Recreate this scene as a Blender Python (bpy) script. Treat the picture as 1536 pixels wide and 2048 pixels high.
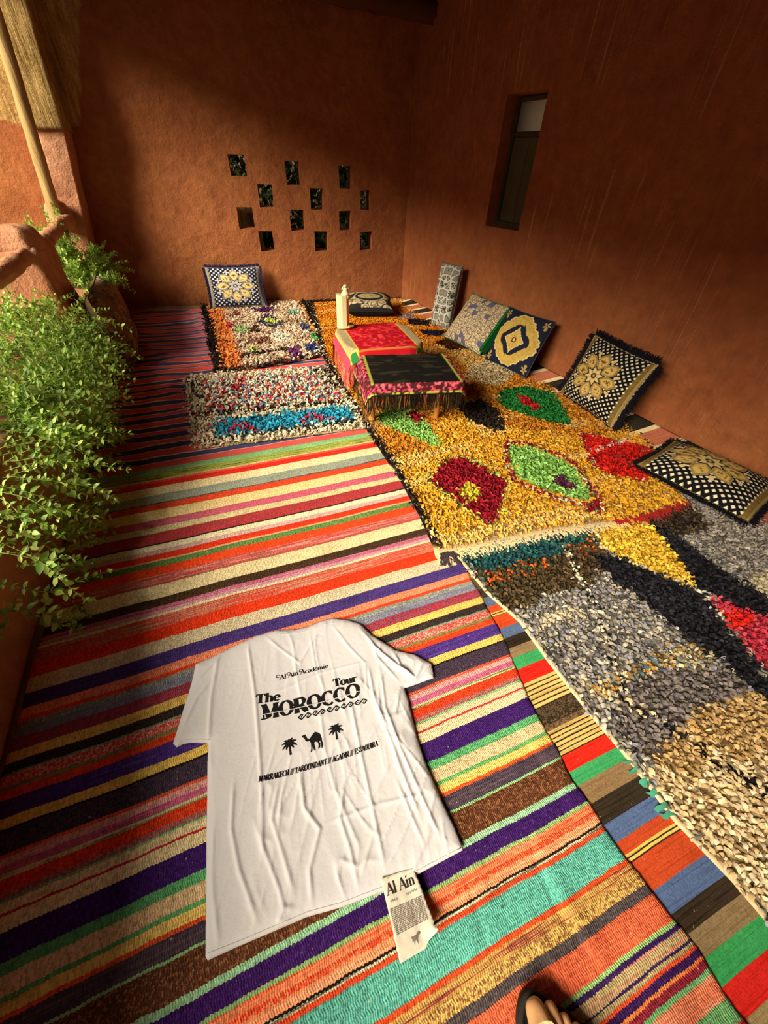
import bpy, bmesh, math, random
import numpy as np
from math import pi, sin, cos, radians
from mathutils import Vector, Matrix
from mathutils.geometry import delaunay_2d_cdt

for o in list(bpy.data.objects):
    bpy.data.objects.remove(o, do_unlink=True)
S = bpy.context.scene
COL = S.collection

# ------------------------------------------------------------------ camera, sky, sun, exposure
cam_d = bpy.data.cameras.new('camera')
cam = bpy.data.objects.new('camera', cam_d)
COL.objects.link(cam)
cam_d.sensor_fit = 'VERTICAL'
cam_d.sensor_height = 24.0
cam_d.lens = 770.0 / 2048 * 24.0
cam_d.clip_start = 0.02
cam.matrix_world = Matrix(((0.9299, 0.2213, -0.2938, 0), (-0.3661, 0.6344, -0.6808, 0), (0.0357, 0.7406, 0.6709, 1.3), (0, 0, 0, 1)))
S.camera = cam

W = bpy.data.worlds.new('sky')
S.world = W
W.use_nodes = True
bg = W.node_tree.nodes['Background']
bg.inputs['Color'].default_value = (0.95, 0.93, 0.88, 1)
bg.inputs['Strength'].default_value = 0.28

sun_d = bpy.data.lights.new('sun', 'SUN')
sun_d.energy = 9.3
sun_d.angle = radians(34)
sun_d.color = (1.0, 0.92, 0.78)
sun = bpy.data.objects.new('sun', sun_d)
COL.objects.link(sun)
SUN_EL, SUN_AZ = radians(34), radians(23)       # azimuth from +X towards +Y
sdir = Vector((cos(SUN_EL) * cos(SUN_AZ), cos(SUN_EL) * sin(SUN_AZ), -sin(SUN_EL)))
sun.rotation_euler = sdir.to_track_quat('-Z', 'Y').to_euler()
sun.location = (-6, -1, 6)

S.view_settings.view_transform = 'Standard'
S.view_settings.look = 'None'
S.view_settings.gamma = 1.0
S.view_settings.use_curve_mapping = False
S.view_settings.exposure = 0.12

ROOF_X, ROOF_Y = -1.0, -1.9          # left edge of the roof slab over the planter, rear end
POLE = ((-1.14, 4.95, .42), (-.88, 4.95, 2.42))

# ------------------------------------------------------------------ helpers
rng = np.random.default_rng(7)
random.seed(7)

def lin(c):
    if isinstance(c, str):
        c = c.lstrip('#')
        c = tuple(int(c[i:i + 2], 16) / 255 for i in (0, 2, 4))
    return tuple(x / 12.92 if x <= .04045 else ((x + .055) / 1.055) ** 2.4 for x in c)

def _hash(ix, iy, s):
    n = (ix * 374761393 + iy * 668265263 + s * 974634617) & 0xffffffff
    n = ((n ^ (n >> 13)) * 1274126177) & 0xffffffff
    return ((n ^ (n >> 16)) & 0xffff) / 65535.0

def vn(x, y, s=0):
    """value noise 0..1"""
    x = np.asarray(x, float); y = np.asarray(y, float)
    ix = np.floor(x).astype(np.int64); iy = np.floor(y).astype(np.int64)
    fx = x - ix; fy = y - iy
    fx = fx * fx * fx * (fx * (fx * 6 - 15) + 10); fy = fy * fy * fy * (fy * (fy * 6 - 15) + 10)
    a = _hash(ix, iy, s); b = _hash(ix + 1, iy, s); c = _hash(ix, iy + 1, s); d = _hash(ix + 1, iy + 1, s)
    return (a * (1 - fx) + b * fx) * (1 - fy) + (c * (1 - fx) + d * fx) * fy

def fbm(x, y, s=0, o=4):
    t = 0; a = .5
    for i in range(o):
        t = t + a * vn(x * 2 ** i, y * 2 ** i, s + i * 17); a *= .5
    return t

def inpoly(x, y, poly):
    r = np.zeros(x.shape, bool)
    n = len(poly)
    for i in range(n):
        x0, y0 = poly[i]; x1, y1 = poly[(i + 1) % n]
        if y0 == y1: continue
        c = ((y0 > y) != (y1 > y)) & (x < (x1 - x0) * (y - y0) / (y1 - y0) + x0)
        r ^= c
    return r

def mesh(name, V, F, cols=None, smooth=True):
    me = bpy.data.meshes.new(name)
    V = np.asarray(V, float)
    F = F.tolist() if isinstance(F, np.ndarray) else F
    me.from_pydata(V.tolist(), [], F)
    if cols is not None:
        at = me.color_attributes.new('col', 'FLOAT_COLOR', 'POINT')
        c = np.ones((len(V), 4)); c[:, :3] = cols
        at.data.foreach_set('color', c.ravel())
    if smooth:
        me.polygons.foreach_set('use_smooth', np.ones(len(me.polygons), bool))
    me.update()
    return me

def tag(o, label=None, cat=None, group=None, kind=None):
    if label: o['label'] = label
    if cat: o['category'] = cat
    if group: o['group'] = group
    if kind: o['kind'] = kind
    return o

def thing(name, label, cat, loc=(0, 0, 0), rot=None, group=None, mat=None):
    o = bpy.data.objects.new(name, None)
    o.empty_display_size = .1
    COL.objects.link(o)
    if mat is not None: o.matrix_world = mat
    else:
        o.location = loc
        if rot: o.rotation_euler = rot
    return tag(o, label, cat, group)

def obj(name, me, m=None, parent=None, world=False, kind=None, label=None):
    """one mesh object; world=True: the mesh is in world coordinates"""
    o = bpy.data.objects.new(name, me)
    if m is not None and not me.materials: me.materials.append(m)
    COL.objects.link(o)
    if parent is not None:
        o.parent = parent
        if world: o.location = -parent.location
    if kind: o['kind'] = kind
    if label: o['label'] = label
    return o

def applied(o):
    """bake the modifiers of an object into its mesh"""
    dg = bpy.context.evaluated_depsgraph_get()
    dg.update()
    me = bpy.data.meshes.new_from_object(o.evaluated_get(dg))
    o.modifiers.clear()
    old = o.data
    o.data = me
    bpy.data.meshes.remove(old)
    return o

def grid(nx, ny):
    """quad indices of an (ny, nx) vertex grid"""
    i = np.arange((ny - 1) * (nx - 1)); r = i // (nx - 1); c = i % (nx - 1)
    a = r * nx + c
    return np.stack([a, a + 1, a + nx + 1, a + nx], 1)

class MB:
    """collects simple shapes into one mesh"""
    def __init__(s): s.V = []; s.F = []; s.C = []
    def add(s, V, F, col=(1, 1, 1)):
        n = len(s.V)
        s.V += [tuple(v) for v in V]; s.F += [tuple(i + n for i in f) for f in F]
        s.C += [col] * len(V)
    def box(s, a, b, col=(1, 1, 1), M=None):
        V = [Vector((x, y, z)) for z in (a[2], b[2]) for y in (a[1], b[1]) for x in (a[0], b[0])]
        if M is not None: V = [M @ v for v in V]
        s.add(V, [(0, 2, 3, 1), (4, 5, 7, 6), (0, 1, 5, 4), (2, 6, 7, 3), (0, 4, 6, 2), (1, 3, 7, 5)], col)
    def tube(s, pts, rad, n=8, col=(1, 1, 1), cap=True, flat=1.0):
        pts = [Vector(p) for p in pts]
        if not hasattr(rad, '__len__'): rad = [rad] * len(pts)
        V = []; F = []
        up = Vector((0, 0, 1))
        for i, p in enumerate(pts):
            t = (pts[min(i + 1, len(pts) - 1)] - pts[max(i - 1, 0)]).normalized()
            u = up if abs(t.dot(up)) < .95 else Vector((1, 0, 0))
            a = t.cross(u).normalized(); b = a.cross(t).normalized()
            for k in range(n):
                q = 2 * pi * k / n
                V.append(p + a * cos(q) * rad[i] + b * sin(q) * rad[i] * flat)
        for i in range(len(pts) - 1):
            for k in range(n):
                F.append((i * n + k, i * n + (k + 1) % n, (i + 1) * n + (k + 1) % n, (i + 1) * n + k))
        if cap:
            F.append(tuple(range(n))[::-1]); F.append(tuple((len(pts) - 1) * n + k for k in range(n)))
        s.add(V, F, col)
    def lathe(s, prof, n=24, col=(1, 1, 1), M=None, flute=0, nf=0):
        V = []; F = []
        for r, z in prof:
            for k in range(n):
                q = 2 * pi * k / n
                rr = r * (1 + flute * cos(nf * q))
                v = Vector((rr * cos(q), rr * sin(q), z))
                V.append(M @ v if M is not None else v)
        for i in range(len(prof) - 1):
            for k in range(n):
                F.append((i * n + k, i * n + (k + 1) % n, (i + 1) * n + (k + 1) % n, (i + 1) * n + k))
        F.append(tuple(range(n))[::-1]); F.append(tuple((len(prof) - 1) * n + k for k in range(n)))
        s.add(V, F, col)
    def mesh(s, name, smooth=False, cols=False):
        return mesh(name, s.V, s.F, np.array(s.C) if cols else None, smooth)

def fillpoly(poly, step, jitter=0, seed=1, holes=()):
    """2-D triangulation of a polygon with inner grid points"""
    P = []
    n = len(poly)
    for i in range(n):
        a = np.array(poly[i]); b = np.array(poly[(i + 1) % n])
        k = max(1, int(np.linalg.norm(b - a) / step))
        for t in range(k): P.append(a + (b - a) * t / k)
    nb = len(P)
    P = np.array(P)
    x0, y0 = P.min(0); x1, y1 = P.max(0)
    gx, gy = np.meshgrid(np.arange(x0, x1, step), np.arange(y0, y1, step * .87))
    gx = gx + (np.arange(gx.shape[0])[:, None] % 2) * step * .5
    gx = gx.ravel(); gy = gy.ravel()
    k = inpoly(gx, gy, P)
    gx = gx[k]; gy = gy[k]
    d = np.full(gx.shape, 9.)
    for i in range(nb):
        d = np.minimum(d, (gx - P[i, 0]) ** 2 + (gy - P[i, 1]) ** 2)
    k = d > (step * .55) ** 2
    pts = [Vector(p) for p in P] + [Vector(p) for p in zip(gx[k], gy[k])]
    e = [(i, (i + 1) % nb) for i in range(nb)]
    v, _, f, *_ = delaunay_2d_cdt(pts, e, [list(range(nb))], 1, 1e-6)
    return np.array([tuple(q) for q in v]), [tuple(q) for q in f]

# ------------------------------------------------------------------ materials
class NT:
    def __init__(s, name):
        s.m = bpy.data.materials.new(name); s.m.use_nodes = True
        s.t = s.m.node_tree; s.b = s.t.nodes['Principled BSDF']
        s.b.inputs['Roughness'].default_value = .9
        s.b.inputs['Specular IOR Level'].default_value = .15
    def n(s, typ, **kw):
        x = s.t.nodes.new(typ)
        ins = kw.pop('ins', {})
        for k, v in kw.items(): setattr(x, k, v)
        for k, v in ins.items():
            if isinstance(v, bpy.types.NodeSocket): s.t.links.new(v, x.inputs[k])
            else: x.inputs[k].default_value = v
        return x
    def link(s, a, b): s.t.links.new(a, b)
    def math(s, op, a, b=0.0, c=None, clamp=False):
        ins = {0: a, 1: b}
        if c is not None: ins[2] = c
        return s.n('ShaderNodeMath', operation=op, use_clamp=clamp, ins=ins).outputs[0]
    def noise(s, vec=None, scale=5, detail=3, rough=.55, dist=0):
        i = {'Scale': scale, 'Detail': detail, 'Roughness': rough, 'Distortion': dist}
        if vec is not None: i['Vector'] = vec
        return s.n('ShaderNodeTexNoise', ins=i)
    def mix(s, f, a, b, blend='MIX'):
        x = s.n('ShaderNodeMix', data_type='RGBA', blend_type=blend)
        for k, v in ((0, f), (6, a), (7, b)):
            if isinstance(v, bpy.types.NodeSocket): s.t.links.new(v, x.inputs[k])
            else: x.inputs[k].default_value = (tuple(v) + (1,) if k and len(v) == 3 else v)
        return x.outputs[2]
    def ramp(s, f, stops, interp='LINEAR'):
        x = s.n('ShaderNodeValToRGB', ins={0: f})
        r = x.color_ramp; r.interpolation = interp
        while len(r.elements) < len(stops): r.elements.new(.5)
        for e, (p, c) in zip(r.elements, stops):
            e.position = p
            e.color = (c, c, c, 1) if not hasattr(c, '__len__') else tuple(c) + (1,)
        return x.outputs[0]
    def coord(s, kind='Object'): return s.n('ShaderNodeTexCoord').outputs[kind]
    def mapping(s, vec, scale=(1, 1, 1), rot=(0, 0, 0)):
        return s.n('ShaderNodeMapping', ins={0: vec, 'Scale': scale, 'Rotation': rot}).outputs[0]
    def bump(s, h, strength=.5, dist=.01, normal=None):
        i = {'Strength': strength, 'Distance': dist, 'Height': h}
        if normal is not None: i['Normal'] = normal
        return s.n('ShaderNodeBump', ins=i).outputs[0]

def simple(name, col=None, rough=.9, var=.15, vscale=40, bump=.2, bscale=200, bdist=.003, spec=.15, metal=0, stretch=(1, 1, 1)):
    """plain procedural material; col=None takes the mesh's colour attribute"""
    k = NT(name)
    vec = k.mapping(k.coord(), stretch)
    if col is None:
        c = k.n('ShaderNodeVertexColor', layer_name='col').outputs[0]
    else:
        c = k.n('ShaderNodeRGB').outputs[0]; c.default_value = tuple(lin(col)) + (1,)
    f = k.noise(vec, vscale, 3).outputs[0]
    g = k.math('MULTIPLY_ADD', f, 2.6 * var, 1 - 1.3 * var)
    k.link(k.mix(1.0, c, g, 'MULTIPLY'), k.b.inputs['Base Color'])
    k.b.inputs['Roughness'].default_value = rough
    k.b.inputs['Specular IOR Level'].default_value = spec
    k.b.inputs['Metallic'].default_value = metal
    if bump:
        k.link(k.bump(k.noise(vec, bscale, 4).outputs[0], bump, bdist), k.b.inputs['Normal'])
    return k.m

# ------------------------------------------------------------------ mud materials
def mud(name, base='#a85c36', light='#c07a50', streak=0, straw=False, rough=.95):
    k = NT(name)
    co = k.coord()
    a = k.noise(co, 2.2, 5, .6).outputs[0]
    c = k.mix(k.ramp(a, [(.35, 0), (.7, 1)]), lin(base), lin(light))
    b = k.noise(co, 14, 5, .65).outputs[0]
    c = k.mix(1.0, c, k.math('MULTIPLY_ADD', b, .9, .55), 'MULTIPLY')
    if streak:
        # pale drip lines that run down the wall
        v = k.mapping(co, (1, 6, .10))
        n1 = k.noise(v, 2.2, 2, .5, .2).outputs[0]
        l1 = k.ramp(k.math('ABSOLUTE', k.math('SUBTRACT', n1, .5)), [(0, 1), (.005, .7), (.012, 0)])
        msk = k.ramp(k.noise(co, 1.5, 2).outputs[0], [(.53, 0), (.63, 1)])
        c = k.mix(k.math('MULTIPLY', k.math('MULTIPLY', l1, msk), streak), c, lin('#c79468'))
        v2 = k.mapping(co, (1, 24, 1.1))
        c = k.mix(k.ramp(k.noise(v2, 2.0, 3).outputs[0], [(.55, 0), (.8, .35)]), c, lin('#7d3a1e'))
    if straw:
        sx = k.n('ShaderNodeSeparateXYZ', ins={0: co}).outputs
        w = k.noise(co, 7, 4, .6).outputs[0]
        wob = k.math('MULTIPLY_ADD', w, .14, -.07)
        z = k.math('ADD', sx[2], wob)
        x = k.math('ADD', sx[0], wob)
        m = k.math('MULTIPLY', k.math('MULTIPLY_ADD', z, 40, -40 * 1.43, clamp=True),
                   k.math('MULTIPLY_ADD', k.math('SUBTRACT', k.math('MULTIPLY_ADD', z, .43, -.74 - .43 * 1.42), x), 40, 0, clamp=True))
        st = k.noise(k.mapping(co, (14, 6, 1.6)), 3, 4, .65).outputs[0]
        sc = k.mix(k.ramp(st, [(.3, 0), (.65, 1)]), lin('#8a6638'), lin('#c9a264'))
        sp = k.noise(co, 60, 3, .7).outputs[0]
        sc = k.mix(1.0, sc, k.math('MULTIPLY_ADD', sp, 1.1, .45), 'MULTIPLY')
        c = k.mix(m, c, sc)
    k.link(c, k.b.inputs['Base Color'])
    h = k.math('ADD', k.math('MULTIPLY', k.noise(co, 7, 6, .6, .15).outputs[0], 1.0), k.math('MULTIPLY', k.noise(co, 60, 4, .7).outputs[0], .22))
    k.link(k.bump(h, .6, .045), k.b.inputs['Normal'])
    k.b.inputs['Roughness'].default_value = rough
    k.b.inputs['Specular IOR Level'].default_value = .1
    return k.m

M_back = mud('mud_back_wall', '#985834', '#aa6a3c', straw=True)
M_right = mud('mud_right_wall', '#985632', '#a8653a', streak=.7)
M_mud = mud('mud_plain', '#b27450', '#cc9670')
k = NT('straw_mud')
co = k.coord()
st = k.noise(k.mapping(co, (16, 8, 1.8)), 3, 5, .7).outputs[0]
c = k.mix(k.ramp(st, [(.35, 0), (.65, 1)]), lin('#80602e'), lin('#cda866'))
c = k.mix(1.0, c, k.math('MULTIPLY_ADD', k.noise(co, 70, 3, .7).outputs[0], 1.1, .45), 'MULTIPLY')
k.link(c, k.b.inputs['Base Color'])
k.link(k.bump(k.math('ADD', st, k.math('MULTIPLY', k.noise(co, 40, 4, .7).outputs[0], .4)), .9, .03), k.b.inputs['Normal'])
M_straw = k.m
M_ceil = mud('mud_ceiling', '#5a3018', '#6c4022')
M_dirt = mud('packed_earth', '#8a6a4c', '#a98a66')
M_wood = simple('bare_wood', '#b08e58', .75, .7, 14, .9, 40, .008, stretch=(1, 1, .10))
M_bark = simple('dark_log', '#5b3a22', .9, .4, 7, .8, 24, .012, stretch=(.12, 1, 1))

# ------------------------------------------------------------------ walls
CORN = np.array([2.285, 5.065])
BD = np.array([-.99275, .1202]); BN = np.array([-.1202, -.99275])      # back wall: direction, inward normal
RD = np.array([.0915, -.9958]); RN = np.array([-.9958, -.0915])        # right wall

def wall(name, D, N, s0, s1, z0, z1, thick, holes, m, step=.06, amp=.018, seed=1):
    ns = int((s1 - s0) / step) + 1; nz = int((z1 - z0) / step) + 1
    s, z = np.meshgrid(np.linspace(s0, s1, ns), np.linspace(z0, z1, nz))
    d = amp * (fbm(s * 1.6, z * 1.6, seed, 4) - .47) * 2.2
    def P(s, z, d):
        return np.stack([CORN[0] + D[0] * s + N[0] * d, CORN[1] + D[1] * s + N[1] * d, z], -1)
    V1 = P(s, z, d).reshape(-1, 3)
    V2 = P(s, z, np.full(s.shape, -thick)).reshape(-1, 3)
    n = ns * nz
    g = grid(ns, nz)
    F = g.tolist() + (g[:, ::-1] + n).tolist()
    ring = list(range(ns)) + [r * ns + ns - 1 for r in range(1, nz)] + [(nz - 1) * ns + c for c in range(ns - 2, -1, -1)] + [r * ns for r in range(nz - 2, 0, -1)]
    for i in range(len(ring)):
        a, b = ring[i], ring[(i + 1) % len(ring)]
        F.append((b, a, a + n, b + n))
    o = obj(name, mesh(name, np.vstack([V1, V2]), F), m, kind='structure')
    bm = bmesh.new(); bm.from_mesh(o.data); bmesh.ops.recalc_face_normals(bm, faces=bm.faces); bm.to_mesh(o.data); bm.free()
    if holes:
        b = MB()
        for (hs, hz, hw, hh, d0, d1) in holes:
            q = []
            for dd in (d0, d1):
                for ss, zz in ((-1, -1), (1, -1), (1, 1), (-1, 1)):
                    j = .006
                    x = P(np.array(hs + ss * hw / 2 + random.uniform(-j, j)), np.array(hz + zz * hh / 2 + random.uniform(-j, j)), np.array(dd))
                    q.append(x)
            b.add(q, [(0, 1, 2, 3), (7, 6, 5, 4), (0, 4, 5, 1), (1, 5, 6, 2), (2, 6, 7, 3), (3, 7, 4, 0)])
        c = obj('cutter', b.mesh('cutter'), m)
        bm = bmesh.new(); bm.from_mesh(c.data); bmesh.ops.recalc_face_normals(bm, faces=bm.faces); bm.to_mesh(c.data); bm.free()
        md = o.modifiers.new('holes', 'BOOLEAN'); md.operation = 'DIFFERENCE'; md.object = c; md.solver = 'EXACT'
        applied(o)
        bpy.data.objects.remove(c, do_unlink=True)
    o.data.polygons.foreach_set('use_smooth', np.ones(len(o.data.polygons), bool))
    try: o.data.set_sharp_from_angle(angle=radians(40))
    except Exception: pass
    return o

HOLES = [(1.772, 1.235, .15, .155), (1.239, 1.191, .138, .188), (.702, 1.176, .131, .176), (1.536, 1.005, .141, .181), (1.012, .988, .13, .179), (.487, .993, .109, .166),
         (1.773, .82, .156, .182), (1.236, .805, .15, .179), (.717, .811, .132, .167), (1.593, .617, .152, .184), (.992, .615, .147, .183), (.475, .624, .142, .177)]
wall('wall_back', BD, BN, -.35, 7.0, -.1, 2.75, .20, [(a, b, c, d, .1, -.4) for a, b, c, d in HOLES], M_back, .055, .026, 3)
WIN = (1.655, 1.318, .43, .79)
wall('wall_right', RD, RN, -.35, 6.6, -.1, 2.75, .32, [WIN + (.15, -.6)], M_right, .06, .012, 9)

def wp(D, N, s, z, d):
    return Vector((CORN[0] + D[0] * s + N[0] * d, CORN[1] + D[1] * s + N[1] * d, z))

# window set deep into the right wall: wooden frame, upper pane of frosted glass, lower board
M_frame = simple('old_frame_wood', '#4d4028', .8, .25, 14, .4, 60)
M_board = simple('dull_green_board', '#5a5238', .85, .3, 6, .3, 40)
k = NT('frosted_pane')
k.b.inputs['Base Color'].default_value = tuple(lin('#d8d0bc')) + (1,)
k.b.inputs['Transmission Weight'].default_value = .9
k.b.inputs['Roughness'].default_value = .8
M_pane = k.m
win = thing('window_1', None, None, wp(RD, RN, WIN[0], WIN[1] - WIN[3] / 2, -.24))
win['kind'] = 'structure'
def wbox(name, s0, s1, z0, z1, d0, d1, m, parent):
    b = MB()
    V = [wp(RD, RN, s, z, d) for d in (d0, d1) for z in (z0, z1) for s in (s0, s1)]
    b.add(V, [(0, 1, 3, 2), (4, 6, 7, 5), (0, 4, 5, 1), (2, 3, 7, 6), (0, 2, 6, 4), (1, 5, 7, 3)])
    me = b.mesh(name)
    bm = bmesh.new(); bm.from_mesh(me); bmesh.ops.recalc_face_normals(bm, faces=bm.faces)
    bmesh.ops.bevel(bm, geom=list(bm.edges), offset=.004, segments=1, affect='EDGES'); bm.to_mesh(me); bm.free()
    return obj(name, me, m, parent, True)
s0, s1 = WIN[0] - .212, WIN[0] + .212; z0, z1 = WIN[1] - .388, WIN[1] + .388
for a in ((s0, s0 + .03, z0, z1), (s1 - .03, s1, z0, z1), (s0 + .03, s1 - .03, z0, z0 + .03), (s0 + .03, s1 - .03, z1 - .02, z1), (s0 + .03, s1 - .03, 1.49, 1.52)):
    wbox('window_frame', *a, -.15, -.095, M_frame, win)
wbox('shutter_board', s0 + .031, (s0 + s1) / 2 - .002, z0 + .031, 1.489, -.13, -.115, M_board, win)
wbox('shutter_board', (s0 + s1) / 2 + .002, s1 - .031, z0 + .031, 1.489, -.13, -.115, M_board, win)
wbox('pane', s0 + .031, s1 - .031, 1.521, z1 - .021, -.128, -.122, M_pane, win)

def slab(name, x0, x1, y0, y1, z0, z1, m, kind='structure', step=.12, amp=.008, seed=4):
    nx = int((x1 - x0) / step) + 2; ny = int((y1 - y0) / step) + 2
    x, y = np.meshgrid(np.linspace(x0, x1, nx), np.linspace(y0, y1, ny))
    z = z1 + amp * (fbm(x * 1.5, y * 1.5, seed) - .47)
    V1 = np.stack([x, y, z], -1).reshape(-1, 3); V2 = np.stack([x, y, np.full(x.shape, z0)], -1).reshape(-1, 3)
    n = nx * ny; g = grid(nx, ny)
    F = g.tolist() + (g[:, ::-1] + n).tolist()
    ring = list(range(nx)) + [r * nx + nx - 1 for r in range(1, ny)] + [(ny - 1) * nx + c for c in range(nx - 2, -1, -1)] + [r * nx for r in range(ny - 2, 0, -1)]
    for i in range(len(ring)):
        a, b = ring[i], ring[(i + 1) % len(ring)]
        F.append((b, a, a + n, b + n))
    return obj(name, mesh(name, np.vstack([V1, V2]), F, smooth=False), m, kind=kind)

slab('floor', -1.3, 3.2, -1.6, 5.75, -.08, -.001, M_dirt, amp=.0)
slab('ground', -14, 12, -10, 16, -.2, -.09, mud('garden_soil', '#3a2c1e', '#4c3b28'), step=1.5, amp=.03)
slab('wall_rear_blocker', -1.34, 3.4, -1.9, -1.62, -.1, 2.42, M_mud, step=.3, amp=0)  # unseen wall behind the camera, added to cut the sky light
slab('wall_garden', -3.5, 9, 8.0, 8.3, -.15, 2.9, M_dirt, step=.4, amp=.03)
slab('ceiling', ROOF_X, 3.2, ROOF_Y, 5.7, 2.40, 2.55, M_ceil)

def log(name, p0, p1, r, m, lumps=.2, n=14, seg=26, seed=0, parent=None, bend=.0, world=False, taper=0):
    p0, p1 = Vector(p0), Vector(p1)
    ax = p1 - p0; t = ax.normalized()
    u = Vector((0, 0, 1)) if abs(t.z) < .9 else Vector((1, 0, 0))
    a = t.cross(u).normalized(); b = a.cross(t)
    V = []; F = []
    for i in range(seg + 1):
        f = i / seg
        c = p0 + ax * f + a * (bend * (float(vn(f * 3.1, seed + .5, seed)) - .5)) + b * (bend * (float(vn(f * 2.7, seed + 9.5, seed)) - .5))
        e = .72 if i in (0, seg) else (.93 if i in (1, seg - 1) else 1)
        for k_ in range(n):
            q = 2 * pi * k_ / n
            rr = r * (1 - taper * f) * e * (1 + lumps * (float(fbm(f * ax.length * 9 + 3 * cos(q), 3 * sin(q) + seed * 5.1, seed + 3, 3)) - .45) * 2)
            V.append(c + a * cos(q) * rr + b * sin(q) * rr)
    for i in range(seg):
        for k_ in range(n):
            F.append((i * n + k_, i * n + (k_ + 1) % n, (i + 1) * n + (k_ + 1) % n, (i + 1) * n + k_))
    F.append(tuple(range(n))[::-1]); F.append(tuple(seg * n + k_ for k_ in range(n)))
    me = mesh(name, V, F)
    bm = bmesh.new(); bm.from_mesh(me); bmesh.ops.recalc_face_normals(bm, faces=bm.faces); bm.to_mesh(me); bm.free()
    return obj(name, me, m, parent, world)

o = log('roof_beam', (2.40, 4.78, 2.25), (-1.1, 5.0, 2.33), .075, M_bark, .35, seed=3, bend=.12, seg=40)
tag(o, 'dark rough log beam under the ceiling in front of the back wall', 'beam')
for i, y in enumerate((3.6, 2.2, .8)):
    o = log('roof_beam', (2.5, y, 2.30), (-1.1, y + .1, 2.33), .075, M_bark, .3, seed=5 + i, bend=.08, seg=30)
    tag(o, 'dark log beam under the ceiling, overhead and out of view', 'beam', 'ceiling beams overhead')

o = log('roof_beam', (-.98, -1.85, 2.31), (-.98, 5.05, 2.31), .09, M_bark, .25, seed=15, bend=.05, seg=60)  # out of view; added so the roof edge shades the walls further down
tag(o, 'unseen log beam added along the roof edge to shade the upper back wall', 'beam')

# lumpy mud block with rounded edges (posts, parapet)
def mudblock(name, P8, m, cuts=9, amp=.02, rnd=.03, seed=1, parent=None, world=False, kind=None):
    b = MB()
    b.add(P8, [(0, 1, 3, 2), (4, 6, 7, 5), (0, 4, 5, 1), (2, 3, 7, 6), (0, 2, 6, 4), (1, 5, 7, 3)])
    me = b.mesh(name)
    bm = bmesh.new(); bm.from_mesh(me); bmesh.ops.recalc_face_normals(bm, faces=bm.faces)
    bmesh.ops.bevel(bm, geom=list(bm.edges), offset=rnd, segments=3, affect='EDGES', profile=.6)
    el = [e for e in bm.edges if e.calc_length() > .12]
    for _ in range(5):
        el = [e for e in bm.edges if e.calc_length() > .11]
        if not el: break
        bmesh.ops.subdivide_edges(bm, edges=el, cuts=1, use_grid_fill=True)
    bmesh.ops.triangulate(bm, faces=[f for f in bm.faces if len(f.verts) > 4])
    bm.normal_update()
    for v in bm.verts:
        c = v.co
        d = amp * (float(fbm(c.x * 6 + c.z * 2.3, c.y * 6 + c.z * 5.1, seed, 3)) - .44) * 2
        v.co = c + v.normal * d
    bm.to_mesh(me); bm.free()
    me.polygons.foreach_set('use_smooth', np.ones(len(me.polygons), bool))
    return obj(name, me, m, parent, world, kind)

def box8(x0, x1, y0, y1, z0, z1, tx=0, ty=0, dx=0):
    """corner list; the top shrinks by tx, ty and shifts by dx"""
    V = []
    for z in (z0, z1):
        k = 1 if z == z1 else 0
        for y in (y0 + ty * k, y1 - ty * k):
            for x in (x0 + tx * k + dx * k, x1 - tx * k + dx * k): V.append((x, y, z))
    return V

mudblock('wall_left', box8(-1.34, -.84, -1.62, 5.09, -.02, .45, .03, 0), M_mud, amp=.03, rnd=.05, seed=4, kind='structure')
mudblock('wall_left', box8(-1.34, -.90, -1.60, .90, .42, .62, .03, 0), M_mud, amp=.03, rnd=.05, seed=44, kind='structure')  # unseen raised part, added to deepen the shade on the near left floor

col = thing('mud_pilaster', 'leaning mud plastered pilaster with straw corbel at the left end of the pierced wall', 'pillar', (-1.2, 5.2, 0))
mudblock('shaft', box8(-1.27, -1.075, 5.15, 5.50, .0, 1.44, 0, .0, .255), M_mud, amp=.015, rnd=.015, seed=6, parent=col, world=True)
mudblock('plinth', box8(-1.28, -1.06, 5.10, 5.49, .0, .54, 0, 0, .085), M_mud, amp=.012, rnd=.02, seed=8, parent=col, world=True)
mudblock('straw_corbel', box8(-1.08, -.815, 5.12, 5.48, 1.40, 2.41, 0, .0, .1), M_straw, amp=.03, rnd=.03, seed=11, parent=col, world=True)

mudblock('knob', box8(-1.20, -1.0, 4.94, 5.18, .76, .96, .03, .03), M_mud, amp=.05, rnd=.07, seed=31, parent=col, world=True)

po = thing('mud_post', 'squat square mud post with the log rail running through it', 'post', (-1.1, 3.65, .43))
mudblock('shaft', box8(-1.36, -.92, 3.42, 3.86, .44, .84, .02, .02), M_mud, amp=.035, rnd=.05, seed=13, parent=po, world=True)
mudblock('cap', box8(-1.38, -.94, 3.42, 3.82, .80, .93, .05, .05), M_mud, amp=.03, rnd=.05, seed=14, parent=po, world=True)
o = log('log_rail', (-1.0, 3.80, .80), (-1.02, 5.14, .83), .044, M_mud, .45, seed=21, bend=.05)
tag(o, 'mud coated log rail between the square post and the pilaster', 'rail')
o = log('log_rail', (-1.02, 3.46, .80), (-1.0, 1.75, .82), .046, M_mud, .4, seed=22, bend=.05)
tag(o, 'mud coated log rail coming from the left edge into the square post', 'rail')
o = log('wooden_pole', POLE[0], POLE[1], .048, M_wood, .16, seed=41, bend=.07, seg=34, taper=.12)
tag(o, 'bare crooked wooden pole rising at the left edge of the photo', 'pole')

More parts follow.
